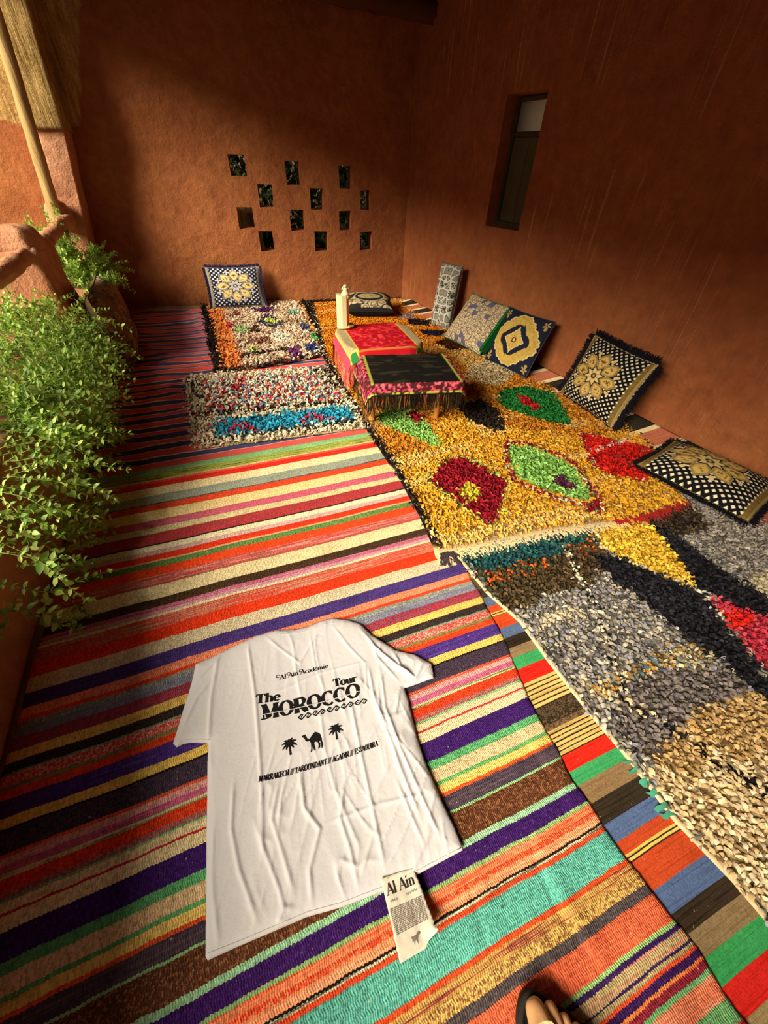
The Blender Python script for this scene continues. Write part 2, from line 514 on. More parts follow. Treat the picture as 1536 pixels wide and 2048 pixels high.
# ------------------------------------------------------------------ flat woven rugs
def stripe_mat(name, stripes, axis=1, wob=(.016, 1.6, .004, 26), tooth=.0022, stitch=(.0046, .0088), bump=.5, wash=0):
    """stripes: (upper boundary in metres, colour A, colour B, mottle 0..1, streak 0 speckle / 1 long streaks), falling order"""
    k = NT(name)
    co = k.coord()
    sx = k.n('ShaderNodeSeparateXYZ', ins={0: co}).outputs
    u, v = (sx[0], sx[1]) if axis == 1 else (sx[1], sx[0])
    w1 = k.noise(k.mapping(co, (1.0, .55, 1)), wob[1], 2, .5).outputs[0]
    w2 = k.noise(k.mapping(co, (1.0, .5, 1)), wob[3], 3, .6).outputs[0]
    vv = k.math('ADD', v, k.math('MULTIPLY_ADD', w1, 2 * wob[0], -wob[0]))
    vv = k.math('ADD', vv, k.math('MULTIPLY_ADD', w2, 2 * wob[2], -wob[2]))
    tri = k.math('PINGPONG', u, stitch[0])
    vv = k.math('ADD', vv, k.math('MULTIPLY', tri, tooth / stitch[0]))
    res = {}; loc = {}
    n = len(stripes); CH = 12
    for key in 'ABM':
        out = None
        for c0 in range(0, n, CH):
            seg = stripes[c0:c0 + CH]
            hi = seg[0][0] + (.02 if c0 == 0 else 0)
            lo = stripes[c0 + CH][0] if c0 + CH < n else seg[-1][0] - .3
            if key == 'A': loc[c0] = k.math('DIVIDE', k.math('SUBTRACT', hi, vv), hi - lo, clamp=True)
            st = []
            for s in seg:
                val = lin(s[1]) if key == 'A' else lin(s[2]) if key == 'B' else (s[3], s[4], 0)
                st.append((max(0, (hi - s[0]) / (hi - lo)), val))
            r = k.ramp(loc[c0], st, 'CONSTANT')
            out = r if out is None else k.mix(k.math('LESS_THAN', vv, seg[0][0]), out, r)
        res[key] = out
    ms = k.n('ShaderNodeSeparateColor', ins={0: res['M']}).outputs
    sp = k.noise(k.mapping(co, (1, 1, 1)), 150, 2, .6).outputs[0]
    lg = k.noise(k.mapping(co, (5, 190, 1) if axis == 1 else (190, 5, 1)), 1.0, 3, .65).outputs[0]
    nz = k.math('ADD', k.math('MULTIPLY', sp, k.math('SUBTRACT', 1.0, ms[1])), k.math('MULTIPLY', lg, ms[1]))
    f = k.math('MULTIPLY_ADD', k.math('SUBTRACT', nz, k.math('SUBTRACT', .60, k.math('MULTIPLY', ms[0], .25))), 11, 0, clamp=True)
    f = k.math('MULTIPLY', f, k.math('GREATER_THAN', ms[0], .001))
    c = k.mix(f, res['A'], res['B'])
    # single stitches: brightness from cell to cell
    cu = k.math('FLOOR', k.math('DIVIDE', u, stitch[0])); cv = k.math('FLOOR', k.math('DIVIDE', v, stitch[1]))
    wn = k.n('ShaderNodeTexWhiteNoise', noise_dimensions='2D', ins={'Vector': k.n('ShaderNodeCombineXYZ', ins={0: cu, 1: cv}).outputs[0]}).outputs[0]
    c = k.mix(1.0, c, k.math('MULTIPLY_ADD', wn, .46, .77), 'MULTIPLY')
    big = k.noise(co, 7, 4, .6).outputs[0]
    c = k.mix(1.0, c, k.math('MULTIPLY_ADD', big, .5, .77), 'MULTIPLY')
    # lint and knots
    lint = k.ramp(k.noise(co, 95, 2, .5).outputs[0], [(.735, 0), (.76, 1)])
    c = k.mix(k.math('MULTIPLY', lint, .55), c, lin('#c9b08a'))
    dk = k.ramp(k.noise(k.mapping(co, (1, 1, 1.7)), 62, 2, .5).outputs[0], [(.24, 1), (.27, 0)])
    c = k.mix(k.math('MULTIPLY', dk, .55), c, lin('#3a2a26'))
    k.link(c, k.b.inputs['Base Color'])
    # relief: slanted stitches in rows
    jit = k.noise(co, 45, 2, .6).outputs[0]
    su = k.math('ADD', k.math('ADD', u, k.math('MULTIPLY', jit, .006)), k.math('MULTIPLY', k.math('PINGPONG', v, stitch[1]), .3))
    h1 = k.math('SINE', k.math('MULTIPLY', su, 2 * pi / (stitch[0] * 1.15)))
    h2 = k.math('SINE', k.math('MULTIPLY', v, 2 * pi / stitch[1]))
    h = k.math('ADD', k.math('MULTIPLY', h1, .5), k.math('MULTIPLY', h2, .35))
    h = k.math('ADD', h, k.math('MULTIPLY', sp, 2.6))
    h = k.math('ADD', h, k.math('MULTIPLY', k.noise(co, 420, 2, .6).outputs[0], 1.4))
    h = k.math('ADD', h, k.math('MULTIPLY', lg, 1.2))
    k.link(k.bump(h, bump, .0022), k.b.inputs['Normal'])
    k.b.inputs['Roughness'].default_value = 1.0
    k.b.inputs['Specular IOR Level'].default_value = .05
    return k.m

def rug_sheet(name, xl, xr, y0, y1, zf, m, parent, step=.012, thick=.006, world=True):
    """woven sheet between the edge functions xl(y), xr(y), top height zf(x, y)"""
    ys = np.arange(y0, y1 + step * .5, step)
    nx = int((np.max(xr(ys)) - np.min(xl(ys))) / step) + 2
    t = np.linspace(0, 1, nx)
    y = np.repeat(ys[:, None], nx, 1)
    x = xl(ys)[:, None] * (1 - t) + xr(ys)[:, None] * t
    ed = np.minimum(np.minimum(t, 1 - t)[None, :] * (x[:, -1:] - x[:, :1]), np.minimum(y - y0, y1 - y))
    z = zf(x, y) - .6 * thick * np.exp(-ed / .008)
    V1 = np.stack([x, y, z], -1).reshape(-1, 3)
    ny = len(ys); n = nx * ny
    g = grid(nx, ny)
    ring = list(range(nx)) + [r * nx + nx - 1 for r in range(1, ny)] + [(ny - 1) * nx + c for c in range(nx - 2, -1, -1)] + [r * nx for r in range(ny - 2, 0, -1)]
    V2 = V1[ring].copy(); V2[:, 2] -= thick
    F = g.tolist()
    L = len(ring)
    for i in range(L):
        F.append((ring[(i + 1) % L], ring[i], n + i, n + (i + 1) % L))
    F.append(tuple(n + i for i in range(L))[::-1])
    return obj(name, mesh(name, np.vstack([V1, V2]), F), m, parent, world)

CR, GR, PU, NV = '#e2cb96', '#6f9a5c', '#4a3070', '#2c2440'
ST = [
 (2.06, '#7fae72', '#a9b85e', .25, 1), (1.997, '#a3a848', '#3c4a28', .35, 1), (1.945, '#dcc070', '#8a8a40', .3, 1), (1.932, '#ee5a58', '#d83a30', .3, 1), (1.915, '#e0301c', '#c02818', .3, 0),
 (1.873, '#e6d09c', '#c8a878', .12, 0), (1.804, '#9a9a7c', '#7a8a88', .4, 0), (1.739, '#3a4040', '#8a9488', .35, 1), (1.730, '#e04a22', '#b83a28', .4, 0), (1.681, '#e4c888', '#d8b070', .2, 0),
 (1.608, '#c8606c', '#b04a60', .3, 0), (1.558, '#d6c48a', '#b8a878', .3, 0), (1.517, '#b43a30', '#8a3848', .45, 0), (1.447, '#2a2018', '#2a2018', 0, 0), (1.438, '#e8d8ac', '#d8c8a0', .2, 0),
 (1.405, '#d0a898', '#b89890', .3, 1), (1.379, '#e23a1c', '#c03020', .25, 0), (1.345, '#e0a878', '#d89060', .2, 1), (1.335, '#6a8e48', '#3e6238', .35, 0), (1.304, '#ee4a20', '#d83a1c', .3, 0),
 (1.255, '#c0504a', '#d89a80', .4, 1), (1.215, '#b84c44', '#6a8050', .25, 1), (1.203, '#e4ce98', '#d8b880', .2, 0), (1.136, '#4c3624', '#342418', .4, 0), (1.095, '#b85c70', '#c88090', .4, 1),
 (1.076, '#d09a98', '#c07a88', .35, 1), (1.060, '#e6d4a0', '#d8c090', .2, 0), (1.049, '#d2503a', '#c89070', .45, 1), (.995, '#ec3e1c', '#d23218', .3, 0), (.942, '#d8c49a', '#c0a880', .25, 0),
 (.888, '#4e3874', '#3a2c60', .35, 1), (.836, '#f08a64', '#e8784e', .25, 0), (.806, '#e84424', '#d83a20', .2, 0), (.792, '#84867c', '#a8a48c', .4, 0), (.772, '#7c7c8c', '#90908e', .35, 1),
 (.744, '#b0303a', '#7a5060', .5, 0), (.706, '#e8c060', '#e0b04c', .2, 1), (.676, '#3e302c', '#2c2220', .4, 0), (.648, '#7a9a78', '#5a7a60', .3, 1), (.643, '#d04a40', '#e0a088', .5, 0),
 (.613, '#7a7840', '#9a8a50', .4, 1), (.602, '#e83c1c', '#d0602c', .35, 1), (.580, '#4a2e78', '#5e4488', .35, 1), (.535, '#ecc45e', '#e4b44c', .2, 1), (.510, '#1c1614', '#1c1614', 0, 0),
 (.505, '#4a3a46', '#362c38', .45, 0), (.454, '#dc5034', '#e07050', .3, 1), (.445, '#e0a090', '#d08a88', .3, 1), (.428, '#cc6480', '#b85470', .35, 1), (.412, '#d8cc90', '#6a7a3a', .45, 1),
 (.401, '#e84420', '#c83420', .4, 0), (.374, '#9a5a58', '#c07060', .45, 0), (.361, '#8ab878', '#6a9a68', .3, 1), (.355, '#e8d09a', '#d8b884', .22, 0), (.337, '#c8343a', '#b02c30', .2, 0),
 (.331, '#ead49c', '#dcc088', .2, 0), (.303, '#3c1c5c', '#4c2a6c', .25, 0), (.251, '#62a868', '#4c9458', .25, 0), (.230, '#e0bf8c', '#ccA070', .3, 0), (.198, '#6aa864', '#5a9a5a', .2, 1),
 (.188, '#efc868', '#e2b450', .25, 1), (.169, '#ea5a2a', '#d84a24', .3, 0), (.161, '#4a3c48', '#5c4a4a', .45, 1), (.127, '#94c07c', '#7aae6c', .3, 1), (.121, '#5a3420', '#8a5a38', .35, 0),
 (.061, '#9cc896', '#86b884', .25, 0), (.048, '#3a1a56', '#4a2a66', .25, 0), (.014, '#88ac66', '#a8b070', .35, 1), (.006, '#f08456', '#ee5a34', .4, 1), (-.010, '#ec4a28', '#f08050', .4, 0), (-.020, '#f29060', '#f0a878', .4, 1),
 (-.036, '#241a18', '#241a18', 0, 0), (-.041, '#c8c498', '#5a5040', .4, 1), (-.045, '#e84c28', '#d84024', .3, 0), (-.054, '#62ae96', '#4e9a84', .3, 0), (-.115, '#ec4a22', '#e05a30', .3, 0),
 (-.124, '#c8964e', '#8a3a34', .45, 1), (-.145, '#d8a858', '#8a6038', .5, 0), (-.167, '#4a4040', '#5c504c', .4, 0), (-.185, '#dc6440', '#c85434', .35, 0), (-.236, '#94ba6c', '#84aa60', .25, 1),
 (-.243, '#382050', '#4a3060', .3, 1), (-.252, '#b09a68', '#d87868', .35, 1), (-.272, '#3a2450', '#b09a68', .45, 1), (-.277, '#b49c6a', '#a08a58', .3, 1), (-.283, '#ec5028', '#e0402c', .3, 0),
 (-.289, '#3a1e50', '#4a2a5c', .3, 0), (-.301, '#f08a44', '#e86a34', .35, 1), (-.306, '#8a2634', '#a03440', .4, 0), (-.318, '#74b06c', '#88bc7c', .25, 0), (-.326, '#ee8058', '#f0a078', .4, 1),
 (-.36, '#74b06c', '#88bc7c', .25, 0), (-.39, '#d84028', '#a03440', .4, 1), (-.45, '#e2cb96', '#c8a878', .3, 0), (-.50, '#3c1c5c', '#4c2a6c', .3, 0), (-.56, '#62ae96', '#4e9a84', .3, 0), (-.62, '#dc6440', '#c85434', .3, 0)]
M_stripes = stripe_mat('striped_wool_weave', ST)
bnd = np.array([s[0] for s in ST])

def z_main(x, y):
    d = np.full(x.shape, 9.)
    for b in bnd: d = np.minimum(d, np.abs(y - b + .012 * (vn(x * 1.6, y * .9, 55) - .5)))
    z = .014 - .0022 * np.exp(-(d / .006) ** 2)
    z = z + .007 * (fbm(x * 2.1, y * 4.5, 61, 3) - .42) + .003 * (fbm(x * 9, y * 11, 63, 2) - .4)
    # folds that run along the rug on its near part
    for fx, yc, yl, a in ((.455, -.12, .10, .006), (.36, -.2, .08, .004), (.27, -.05, .1, .003), (.58, .12, .1, .003)):
        z = z - a * np.exp(-((x - fx - .015 * np.sin(y * 14)) / .006) ** 2) * np.exp(-((y - yc) / yl) ** 2)
        z = z + .8 * a * np.exp(-((x - fx - .03 - .015 * np.sin(y * 14)) / .02) ** 2) * np.exp(-((y - yc) / yl) ** 2)
    return np.maximum(z, .008)

def xr_main(y):
    b = np.interp(y, [-1, -.44, -.3, -.1, .09, .3, .49, .9, 1.4, 2.1], [.70, .70, .70, .665, .665, .69, .725, .765, .765, .785])
    return b + .014 * (vn(y * 14, y * 0 + .5, 71) - .5) + .02 * (vn(y * 5, y * 0 + 3.5, 72) - .5)
t = thing('striped_rug', 'big flat woven rug with many narrow crosswise stripes under the white shirt', 'rug', (0, .7, 0))
rug_sheet('woven_field', lambda y: -.83 + .01 * (vn(y * 6, y * 0, 70) - .5), xr_main, -.95, 2.055, z_main, M_stripes, t, .009, .007)

# plain-weave kilim that shows beside the striped rug
KL = [(.93, '#d8482c', 0), (.86, '#6a8a4a', 0), (.80, '#5a4830', 0), (.74, '#3c3024', 0), (.695, '#56647c', 0), (.652, '#cc4a24', 0), (.624, '#d8b858', 2), (.606, '#cc4a24', 0),
      (.553, '#5c6c88', 0), (.511, '#33291e', 0), (.472, '#8c7450', 0), (.436, '#3e9a58', 0), (.395, '#d8281c', 0), (.345, '#d8b468', 6), (.262, '#6a5034', 1), (.195, '#d8b468', 6), (.125, '#d82a1c', 0),
      (.085, '#3f9a5a', 0), (.050, '#8a6e4a', 0), (.004, '#362c20', 0), (-.045, '#56688a', 0), (-.085, '#bc4824', 0), (-.112, '#d8b858', 2), (-.128, '#bc4824', 0), (-.187, '#56688a', 0), (-.232, '#3a2e22', 0),
      (-.27, '#8c7450', 0), (-.31, '#3e9a54', 0), (-.352, '#d02820', 0), (-.40, '#9a8258', 0), (-.45, '#3a2e22', 0), (-.5, '#56688a', 0), (-.55, '#bc4824', 0)]
ks = []
for i, (y, c, n) in enumerate(KL):
    nx = KL[i + 1][0] if i + 1 < len(KL) else y - .06
    if n > 1:
        for j in range(n):
            q = (y - nx) / n
            ks.append((y - j * q, c, '#b08a44', .3, 1)); ks.append((y - j * q - q * .72, '#2a2016', '#2a2016', 0, 0))
    elif n == 1:
        ks += [(y, '#5a4630', '#2c241c', .5, 0), (y - .03, '#2e261e', '#6a5030', .4, 0), (nx + .015, '#7a6040', '#4a3a28', .5, 0)]
    else:
        b = tuple(max(0, int(c[j:j + 2], 16) - 14) for j in (1, 3, 5))
        ks.append((y, c, '#%02x%02x%02x' % b, .35, 1))
M_kilim = stripe_mat('kilim_weave', ks, 1, (.004, 3, .001, 40), .0004, (.0016, .0035), .25)
def z_kil(x, y): return .0075 + .006 * (fbm(x * 5, y * 6, 81, 2) - .35)
t = thing('kilim', 'thin kilim strip in red, green, blue and brown blocks beside the grey shaggy rug', 'rug', (.85, .2, 0))
rug_sheet('woven_field', lambda y: .60 + 0 * y, lambda y: 1.10 + 0 * y, -.9, .98, z_kil, M_kilim, t, .012, .005)

# kilim along the right wall: black, cream and pink blocks
YW = lambda y: CORN[0] + RD[0] * (y - CORN[1]) / RD[1]
wk = []
y = 5.2
i = 0
while y > -.7:
    c = ('#2c261e', '#b86a4c')[i % 2]; i += 1
    wk.append((y, '#e6ca94', '#d8b880', .2, 0)); wk.append((y - .045, c, '#4a3a2a' if i % 2 else '#a85a40', .35, 1))
    y -= .15 + .05 * random.random()
M_wkilim = stripe_mat('wall_kilim_weave', wk, 1, (.004, 3, .001, 40), .0004, (.002, .004), .35)
def z_wk(x, y):
    d = YW(y) - x
    return .007 + .085 * np.exp(-np.maximum(d, 0) / .03) + .004 * (fbm(x * 4, y * 5, 83, 2) - .4)
t = thing('kilim', 'kilim in black, cream and brick pink blocks along the foot of the right wall', 'rug', (2.6, 2.2, 0))
rug_sheet('woven_field', lambda y: YW(y) - .62, lambda y: YW(y) - .012, -.6, 4.9, z_wk, M_wkilim, t, .02, .005)

# striped blanket on the far left
bs = []
y = 5.42
while y > 2.0:
    f = (y - 2) / 3.4
    bs += [(y, '#d4524a' if f < .5 else '#d06c6c', '#c45048', .35, 1), (y - .062, '#e0b8a0', '#e0b8a0', 0, 0), (y - .068, '#4a4862' if f < .5 else '#6a5e80', '#3c3a54', .35, 1), (y - .112, '#e0b8a0', '#e0b8a0', 0, 0)]
    y -= .118
M_blanket = stripe_mat('blanket_weave', bs, 1, (.022, 2.2, .006, 9), .0003, (.002, .003), .2)
def z_bl(x, y):
    m = np.clip((x + .86) / .1, 0, 1) * np.clip((.15 - x) / .3, 0, 1)
    r = np.abs(vn(x * 2.0 + y * .4, y * 8.5, 91) - .5) * 2
    return .007 + m * (.020 * (1 - r) ** 3 + .008 * fbm(x * 2, y * 6, 93, 2)) * np.clip((y - 2.0) / .2, 0, 1)
t = thing('striped_blanket', 'rumpled thin blanket in red and slate blue stripes along the planter', 'blanket', (-.2, 3.7, 0))
rug_sheet('woven_field', lambda y: -.82 + 0 * y, lambda y: .85 + 0 * y, 2.02, 5.19, z_bl, M_blanket, t, .018, .004)

# ------------------------------------------------------------------ shaggy rag rugs
M_pile = simple('rag_pile', None, .95, .10, 70, .35, 400, .002, spec=.08)
M_back_dark = simple('rug_backing', '#4a3322', 1, .3, 40, .4, 300)
M_fr_cream = simple('cream_fringe_yarn', '#d8bd88', 1, .2, 60, .4, 400)

def pile(name, parent, poly, z0, colf, sp=(.017, .014), L=.034, w=.012, H=.017, seed=1, ang=0, zf=None, spread=1.0):
    """rag tufts: short bent ribbons; one mesh"""
    r = np.random.default_rng(seed)
    P = np.array(poly)
    ca, sa = cos(ang), sin(ang)
    Q = np.stack([P[:, 0] * ca + P[:, 1] * sa, -P[:, 0] * sa + P[:, 1] * ca], 1)
    a, b = Q.min(0), Q.max(0)
    gx, gy = np.meshgrid(np.arange(a[0], b[0], sp[0]), np.arange(a[1], b[1], sp[1]))
    gx = gx + r.uniform(-.5, .5, gx.shape) * sp[0] * .9; gy = gy + r.uniform(-.5, .5, gy.shape) * sp[1] * .7
    x = (gx * ca - gy * sa).ravel(); y = (gx * sa + gy * ca).ravel()
    jx = x + r.normal(0, .006, x.shape); jy = y + r.normal(0, .006, x.shape)
    k = inpoly(jx, jy, poly)
    x, y = x[k], y[k]; n = len(x)
    C = colf(x + r.normal(0, .007, n), y + r.normal(0, .007, n), r)
    C = C * r.uniform(.82, 1.16, n)[:, None]
    th = r.uniform(0, 2 * pi, n) if spread > .99 else ang - pi / 2 + r.normal(0, spread * 1.6, n)
    ln = L * r.uniform(.65, 1.3, n); ww = w * r.uniform(.6, 1.3, n); hh = H * r.uniform(.6, 1.35, n)
    d = np.stack([np.cos(th), np.sin(th), 0 * th], 1)
    tw = r.normal(0, .55, n)
    s = np.stack([-np.sin(th) * np.cos(tw), np.cos(th) * np.cos(tw), np.sin(tw)], 1)
    z = (np.full(n, z0) if zf is None else zf(x, y))
    base = np.stack([x, y, z], 1)
    V = []
    for q, hz, wf in ((0, 0, .7), (.22, .75, 1.0), (.62, 1.0, 1.0), (1.0, .55, .55)):
        c = base + d * (ln * q * .75)[:, None]; c[:, 2] += hh * hz
        V += [c - s * (ww * wf * .5)[:, None], c + s * (ww * wf * .5)[:, None]]
    V = np.stack(V, 1); V[:, :, 2] = np.maximum(V[:, :, 2], z[:, None] - .001)
    i = (np.arange(n) * 8)[:, None]
    F = np.concatenate([i + np.array([[0, 1, 3, 2]]), i + np.array([[2, 3, 5, 4]]), i + np.array([[4, 5, 7, 6]])])
    me = mesh(name, V.reshape(-1, 3), F, np.repeat(C, 8, 0))
    return obj(name, me, M_pile, parent, True, kind='stuff')

def backing(parent, poly, z0, z1, colf, name='backing', step=.03):
    """the knotted ground cloth: yarn colours of the pile, darker"""
    V, F = fillpoly(poly, step)
    n = len(V)
    V3 = [(p[0], p[1], z1) for p in V] + [(p[0], p[1], z0) for p in V]
    cnt = {}
    for f in F:
        for i in range(3): cnt[(f[i], f[(i + 1) % 3])] = 1
    FF = list(F) + [tuple(i + n for i in f[::-1]) for f in F]
    for a, b in cnt:
        if (b, a) not in cnt: FF.append((b, a, a + n, b + n))
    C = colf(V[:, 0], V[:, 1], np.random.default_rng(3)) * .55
    return obj(name, mesh(name, V3, FF, np.vstack([C, C]), smooth=False), M_pile, parent, True)

def fringe(name, parent, p0, p1, n, L, m, z=.02, drop=.016, seed=1, w=.003, side=None, spread=.35, cols=None):
    """loose threads lying on the floor along an edge"""
    r = np.random.default_rng(seed)
    p0 = np.array(p0); p1 = np.array(p1); e = (p1 - p0); e = e / np.linalg.norm(e)
    o = np.array([e[1], -e[0]]) if side is None else np.array(side)
    V = []; F = []; C = []
    for i in range(n):
        c = p0 + (p1 - p0) * ((i + r.uniform(0, 1)) / n)
        d = o + e * r.normal(0, spread); d = d / np.linalg.norm(d)
        s = np.array([-d[1], d[0]])
        l = L * r.uniform(.5, 1.3); ww = w * r.uniform(.6, 1.3)
        cc = (1, 1, 1) if cols is None else lin(cols[r.integers(len(cols))])
        b = len(V)
        for q, dz in ((-.15, .0), (.35, .002), (.7, -drop * .6), (1, -drop)):
            x = c + d * l * q + s * r.normal(0, .003)
            for sg in (-1, 1): V.append((x[0] + s[0] * ww * sg, x[1] + s[1] * ww * sg, z + dz + .001 * sg)); C.append(cc)
        F += [(b, b + 1, b + 3, b + 2), (b + 2, b + 3, b + 5, b + 4), (b + 4, b + 5, b + 7, b + 6)]
    return obj(name, mesh(name, V, F, np.array(C)), m, parent, True, kind='stuff')

def painter(base, layers):
    """colour function: base and layers (polygon, [colours]) painted in order; base may be a function"""
    def f(x, y, r):
        n = len(x)
        pal = np.array([lin(c) for c in base]) if not callable(base) else None
        C = pal[r.integers(0, len(pal), n)] if pal is not None else base(x, y, r)
        for poly, cols in layers:
            k = inpoly(x, y, poly)
            p = np.array([lin(c) for c in cols])
            C[k] = p[r.integers(0, len(p), k.sum())]
        return C
    return f

def band(p, w):
    """polyline widened into a polygon"""
    p = [Vector(q) for q in p]
    A = []; B = []
    for i, q in enumerate(p):
        t = (p[min(i + 1, len(p) - 1)] - p[max(i - 1, 0)]).normalized(); s = Vector((-t.y, t.x)) * w / 2
        A.append(tuple(q + s)); B.append(tuple(q - s))
    return A + B[::-1]

def inside_walls(P, m=.03):
    return [(min(x, float(YW(y)) - m), min(y, CORN[1] + (CORN[0] - x) * .1211 - m)) for x, y in P]

# --- grey rug, right foreground
GP = [(0.768,0.937),(0.785,0.706),(0.831,0.548),(0.83,0.371),(0.839,0.197),(0.854,0.047),(0.855,-0.106),(0.886,-0.246),(0.895,-0.332)] + [(.97, -.62), (2.74, -.62), (2.74, .9), (1.9, 1.12), (.72, 1.10)]
GP = inside_walls(GP)
GREY = ['#8a8478', '#9a9080', '#7a746c', '#a89a84', '#8c8890', '#b8ac94', '#6a645c']
BLK = ['#1e1c20', '#26242a', '#2c2a2c', '#1a1818', '#343034']
layers = [
 ([(1.815,0.801),(2.236,0.841),(2.786,0.651),(2.024,0.228),(1.919,0.293),(1.914,0.601)], ['#8c8274', '#9c907e', '#a89c8a', '#7c7468', '#b4a894', '#948a8c']),
 ([(1.737,0.888),(2.116,0.839),(2.061,0.657),(1.803,0.675),(1.774,0.796)], ['#3c3226', '#4a3c2c', '#2c2620', '#5a4a34']),
 ([(1.871,0.38),(2.316,0.39),(1.862,0.137),(1.851,0.251)], ['#c8b890', '#b8a884', '#d4c49c']),
 ([(0.791,0.919),(1.313,0.885),(1.453,0.835),(1.388,0.658),(1.23,0.598),(1.004,0.613),(0.792,0.591),(0.784,0.76)], ['#4a3a24', '#5a4630', '#3c3020', '#6a5434', '#4a4028']),
 ([(0.753,0.943),(1.313,0.885),(1.429,0.826),(1.346,0.769),(1.17,0.784),(0.815,0.811)], ['#1f4a4c', '#2a5a58', '#18383c', '#34665c', '#2a4440']),
 ([(0.815,0.811),(1.153,0.78),(1.131,0.721),(0.792,0.735)], ['#4a3a24', '#b8521c', '#3c4428', '#c85a20', '#4a3a24', '#2a4a40']),
 ([(1.279,0.81),(1.404,0.799),(1.391,0.737),(1.258,0.721)], ['#4a3a24', '#b8521c', '#3c4428', '#5a4630']),
 ([(0.852,0.269),(0.931,0.17),(1.111,0.19),(1.399,0.178),(1.42,0.234),(1.275,0.266),(1.04,0.254),(0.886,0.27)], ['#b8a47c', '#c4b086', '#a08a5c', '#4a6470', '#b07c34', '#d0c098']),
 ([(0.897,0.54),(1.088,0.531),(1.078,0.493),(0.875,0.497)], ['#c8b894', '#b8a888']),
 ([(0.996,0.233),(1.208,0.21),(1.389,0.152),(1.411,0.059),(1.344,0.049),(1.123,0.065),(1.025,0.04),(0.933,0.017),(0.886,0.049),(0.891,0.153)], ['#6a6058', '#7a6e64', '#5a5048', '#8a7c70', '#74686a']),
 ([(0.91,0.033),(1.153,0.07),(1.385,0.059),(1.485,0.022),(1.52,-0.053),(1.296,-0.177),(1.098,-0.101),(0.888,-0.071)], ['#c09a62', '#b08a54', '#cca86e', '#a07c48', '#d0b078']),
 ([(0.863,0.037),(0.987,-0.058),(1.118,-0.025),(1.179,-0.077),(1.45,-0.091),(1.032,-0.428),(0.868,-0.258)], ['#dcc090', '#e2c898', '#d0b27e', '#c8a872', '#e6d0a4']),
 ([(1.346,0.737),(1.46,0.67),(1.525,0.549),(1.629,0.412),(1.589,0.273),(1.488,0.03),(1.455,-0.028),(1.419,0.047),(1.416,0.152),(1.384,0.247),(1.368,0.343),(1.352,0.473),(1.322,0.593)], BLK),
 ([(1.79,0.81),(1.83,0.684),(1.829,0.538),(1.849,0.388),(1.913,0.166),(1.698,0.047),(1.775,0.205),(1.682,0.339),(1.641,0.421),(1.733,0.632)], BLK),
 ([(1.479,0.855),(1.605,0.875),(1.706,0.859),(1.785,0.8),(1.733,0.632),(1.647,0.43),(1.584,0.484),(1.537,0.559),(1.449,0.674),(1.414,0.745)], ['#e8b838', '#f0c440', '#dca82c', '#f4d058', '#d8a030']),
 ([(1.63,0.385),(1.687,0.342),(1.734,0.269),(1.857,0.135),(1.502,-0.063),(1.529,0.055),(1.541,0.125),(1.58,0.207)], ['#c83848', '#d44454', '#b82e40', '#dc5058']),
 ([(1.615,0.313),(1.707,0.272),(1.693,0.223),(1.579,0.246)], ['#e02a20', '#f03424', '#d42018']),
 (band([(1.283,0.843),(1.207,0.664),(1.13,0.466),(1.038,0.293),(0.98,0.186),(0.976,0.12)], .022), ['#d8c8a4', '#d8c8a4', '#1c1a1a']),
 (band([(0.972,0.189),(1.041,0.072),(1.085,-0.049),(1.154,-0.174),(1.178,-0.243)], .020), ['#1e1a1a', '#141212', '#c8b084']),
 (band([(1.466,0.849),(1.418,0.734),(1.529,0.553),(1.632,0.414),(1.592,0.296),(1.546,0.165),(1.503,0.039)], .012), ['#d8ccb0', '#c8bca0', '#26242a']),
]
gfun = painter(GREY, layers)
t = thing('grey_shag_rug', 'shaggy rag rug in grey, black and cream with one yellow and one red diamond', 'rug', (1.7, .3, 0))
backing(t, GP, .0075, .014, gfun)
pile('pile', t, GP, .014, gfun, (.0112, .0098), .027, .0105, .012, 11, 0, spread=.6)
fr = [(0.768,0.937),(0.785,0.706),(0.831,0.548),(0.83,0.371),(0.839,0.197),(0.854,0.047),(0.855,-0.106),(0.886,-0.246),(0.895,-0.332)]
M_edge = simple('rug_edge_binding', '#cdb488', 1, .25, 60, .5, 300)
b = MB()
b.tube([(p[0], p[1], .014) for p in fr], .009, 8, flat=.7)
obj('edge_binding', b.mesh('edge_binding', True), M_edge, t, True)
fringe('green_threads', t, fr[5], fr[6], 10, .03, simple('green_rag', '#3f8a6a'), .02, .01, 5, .005)

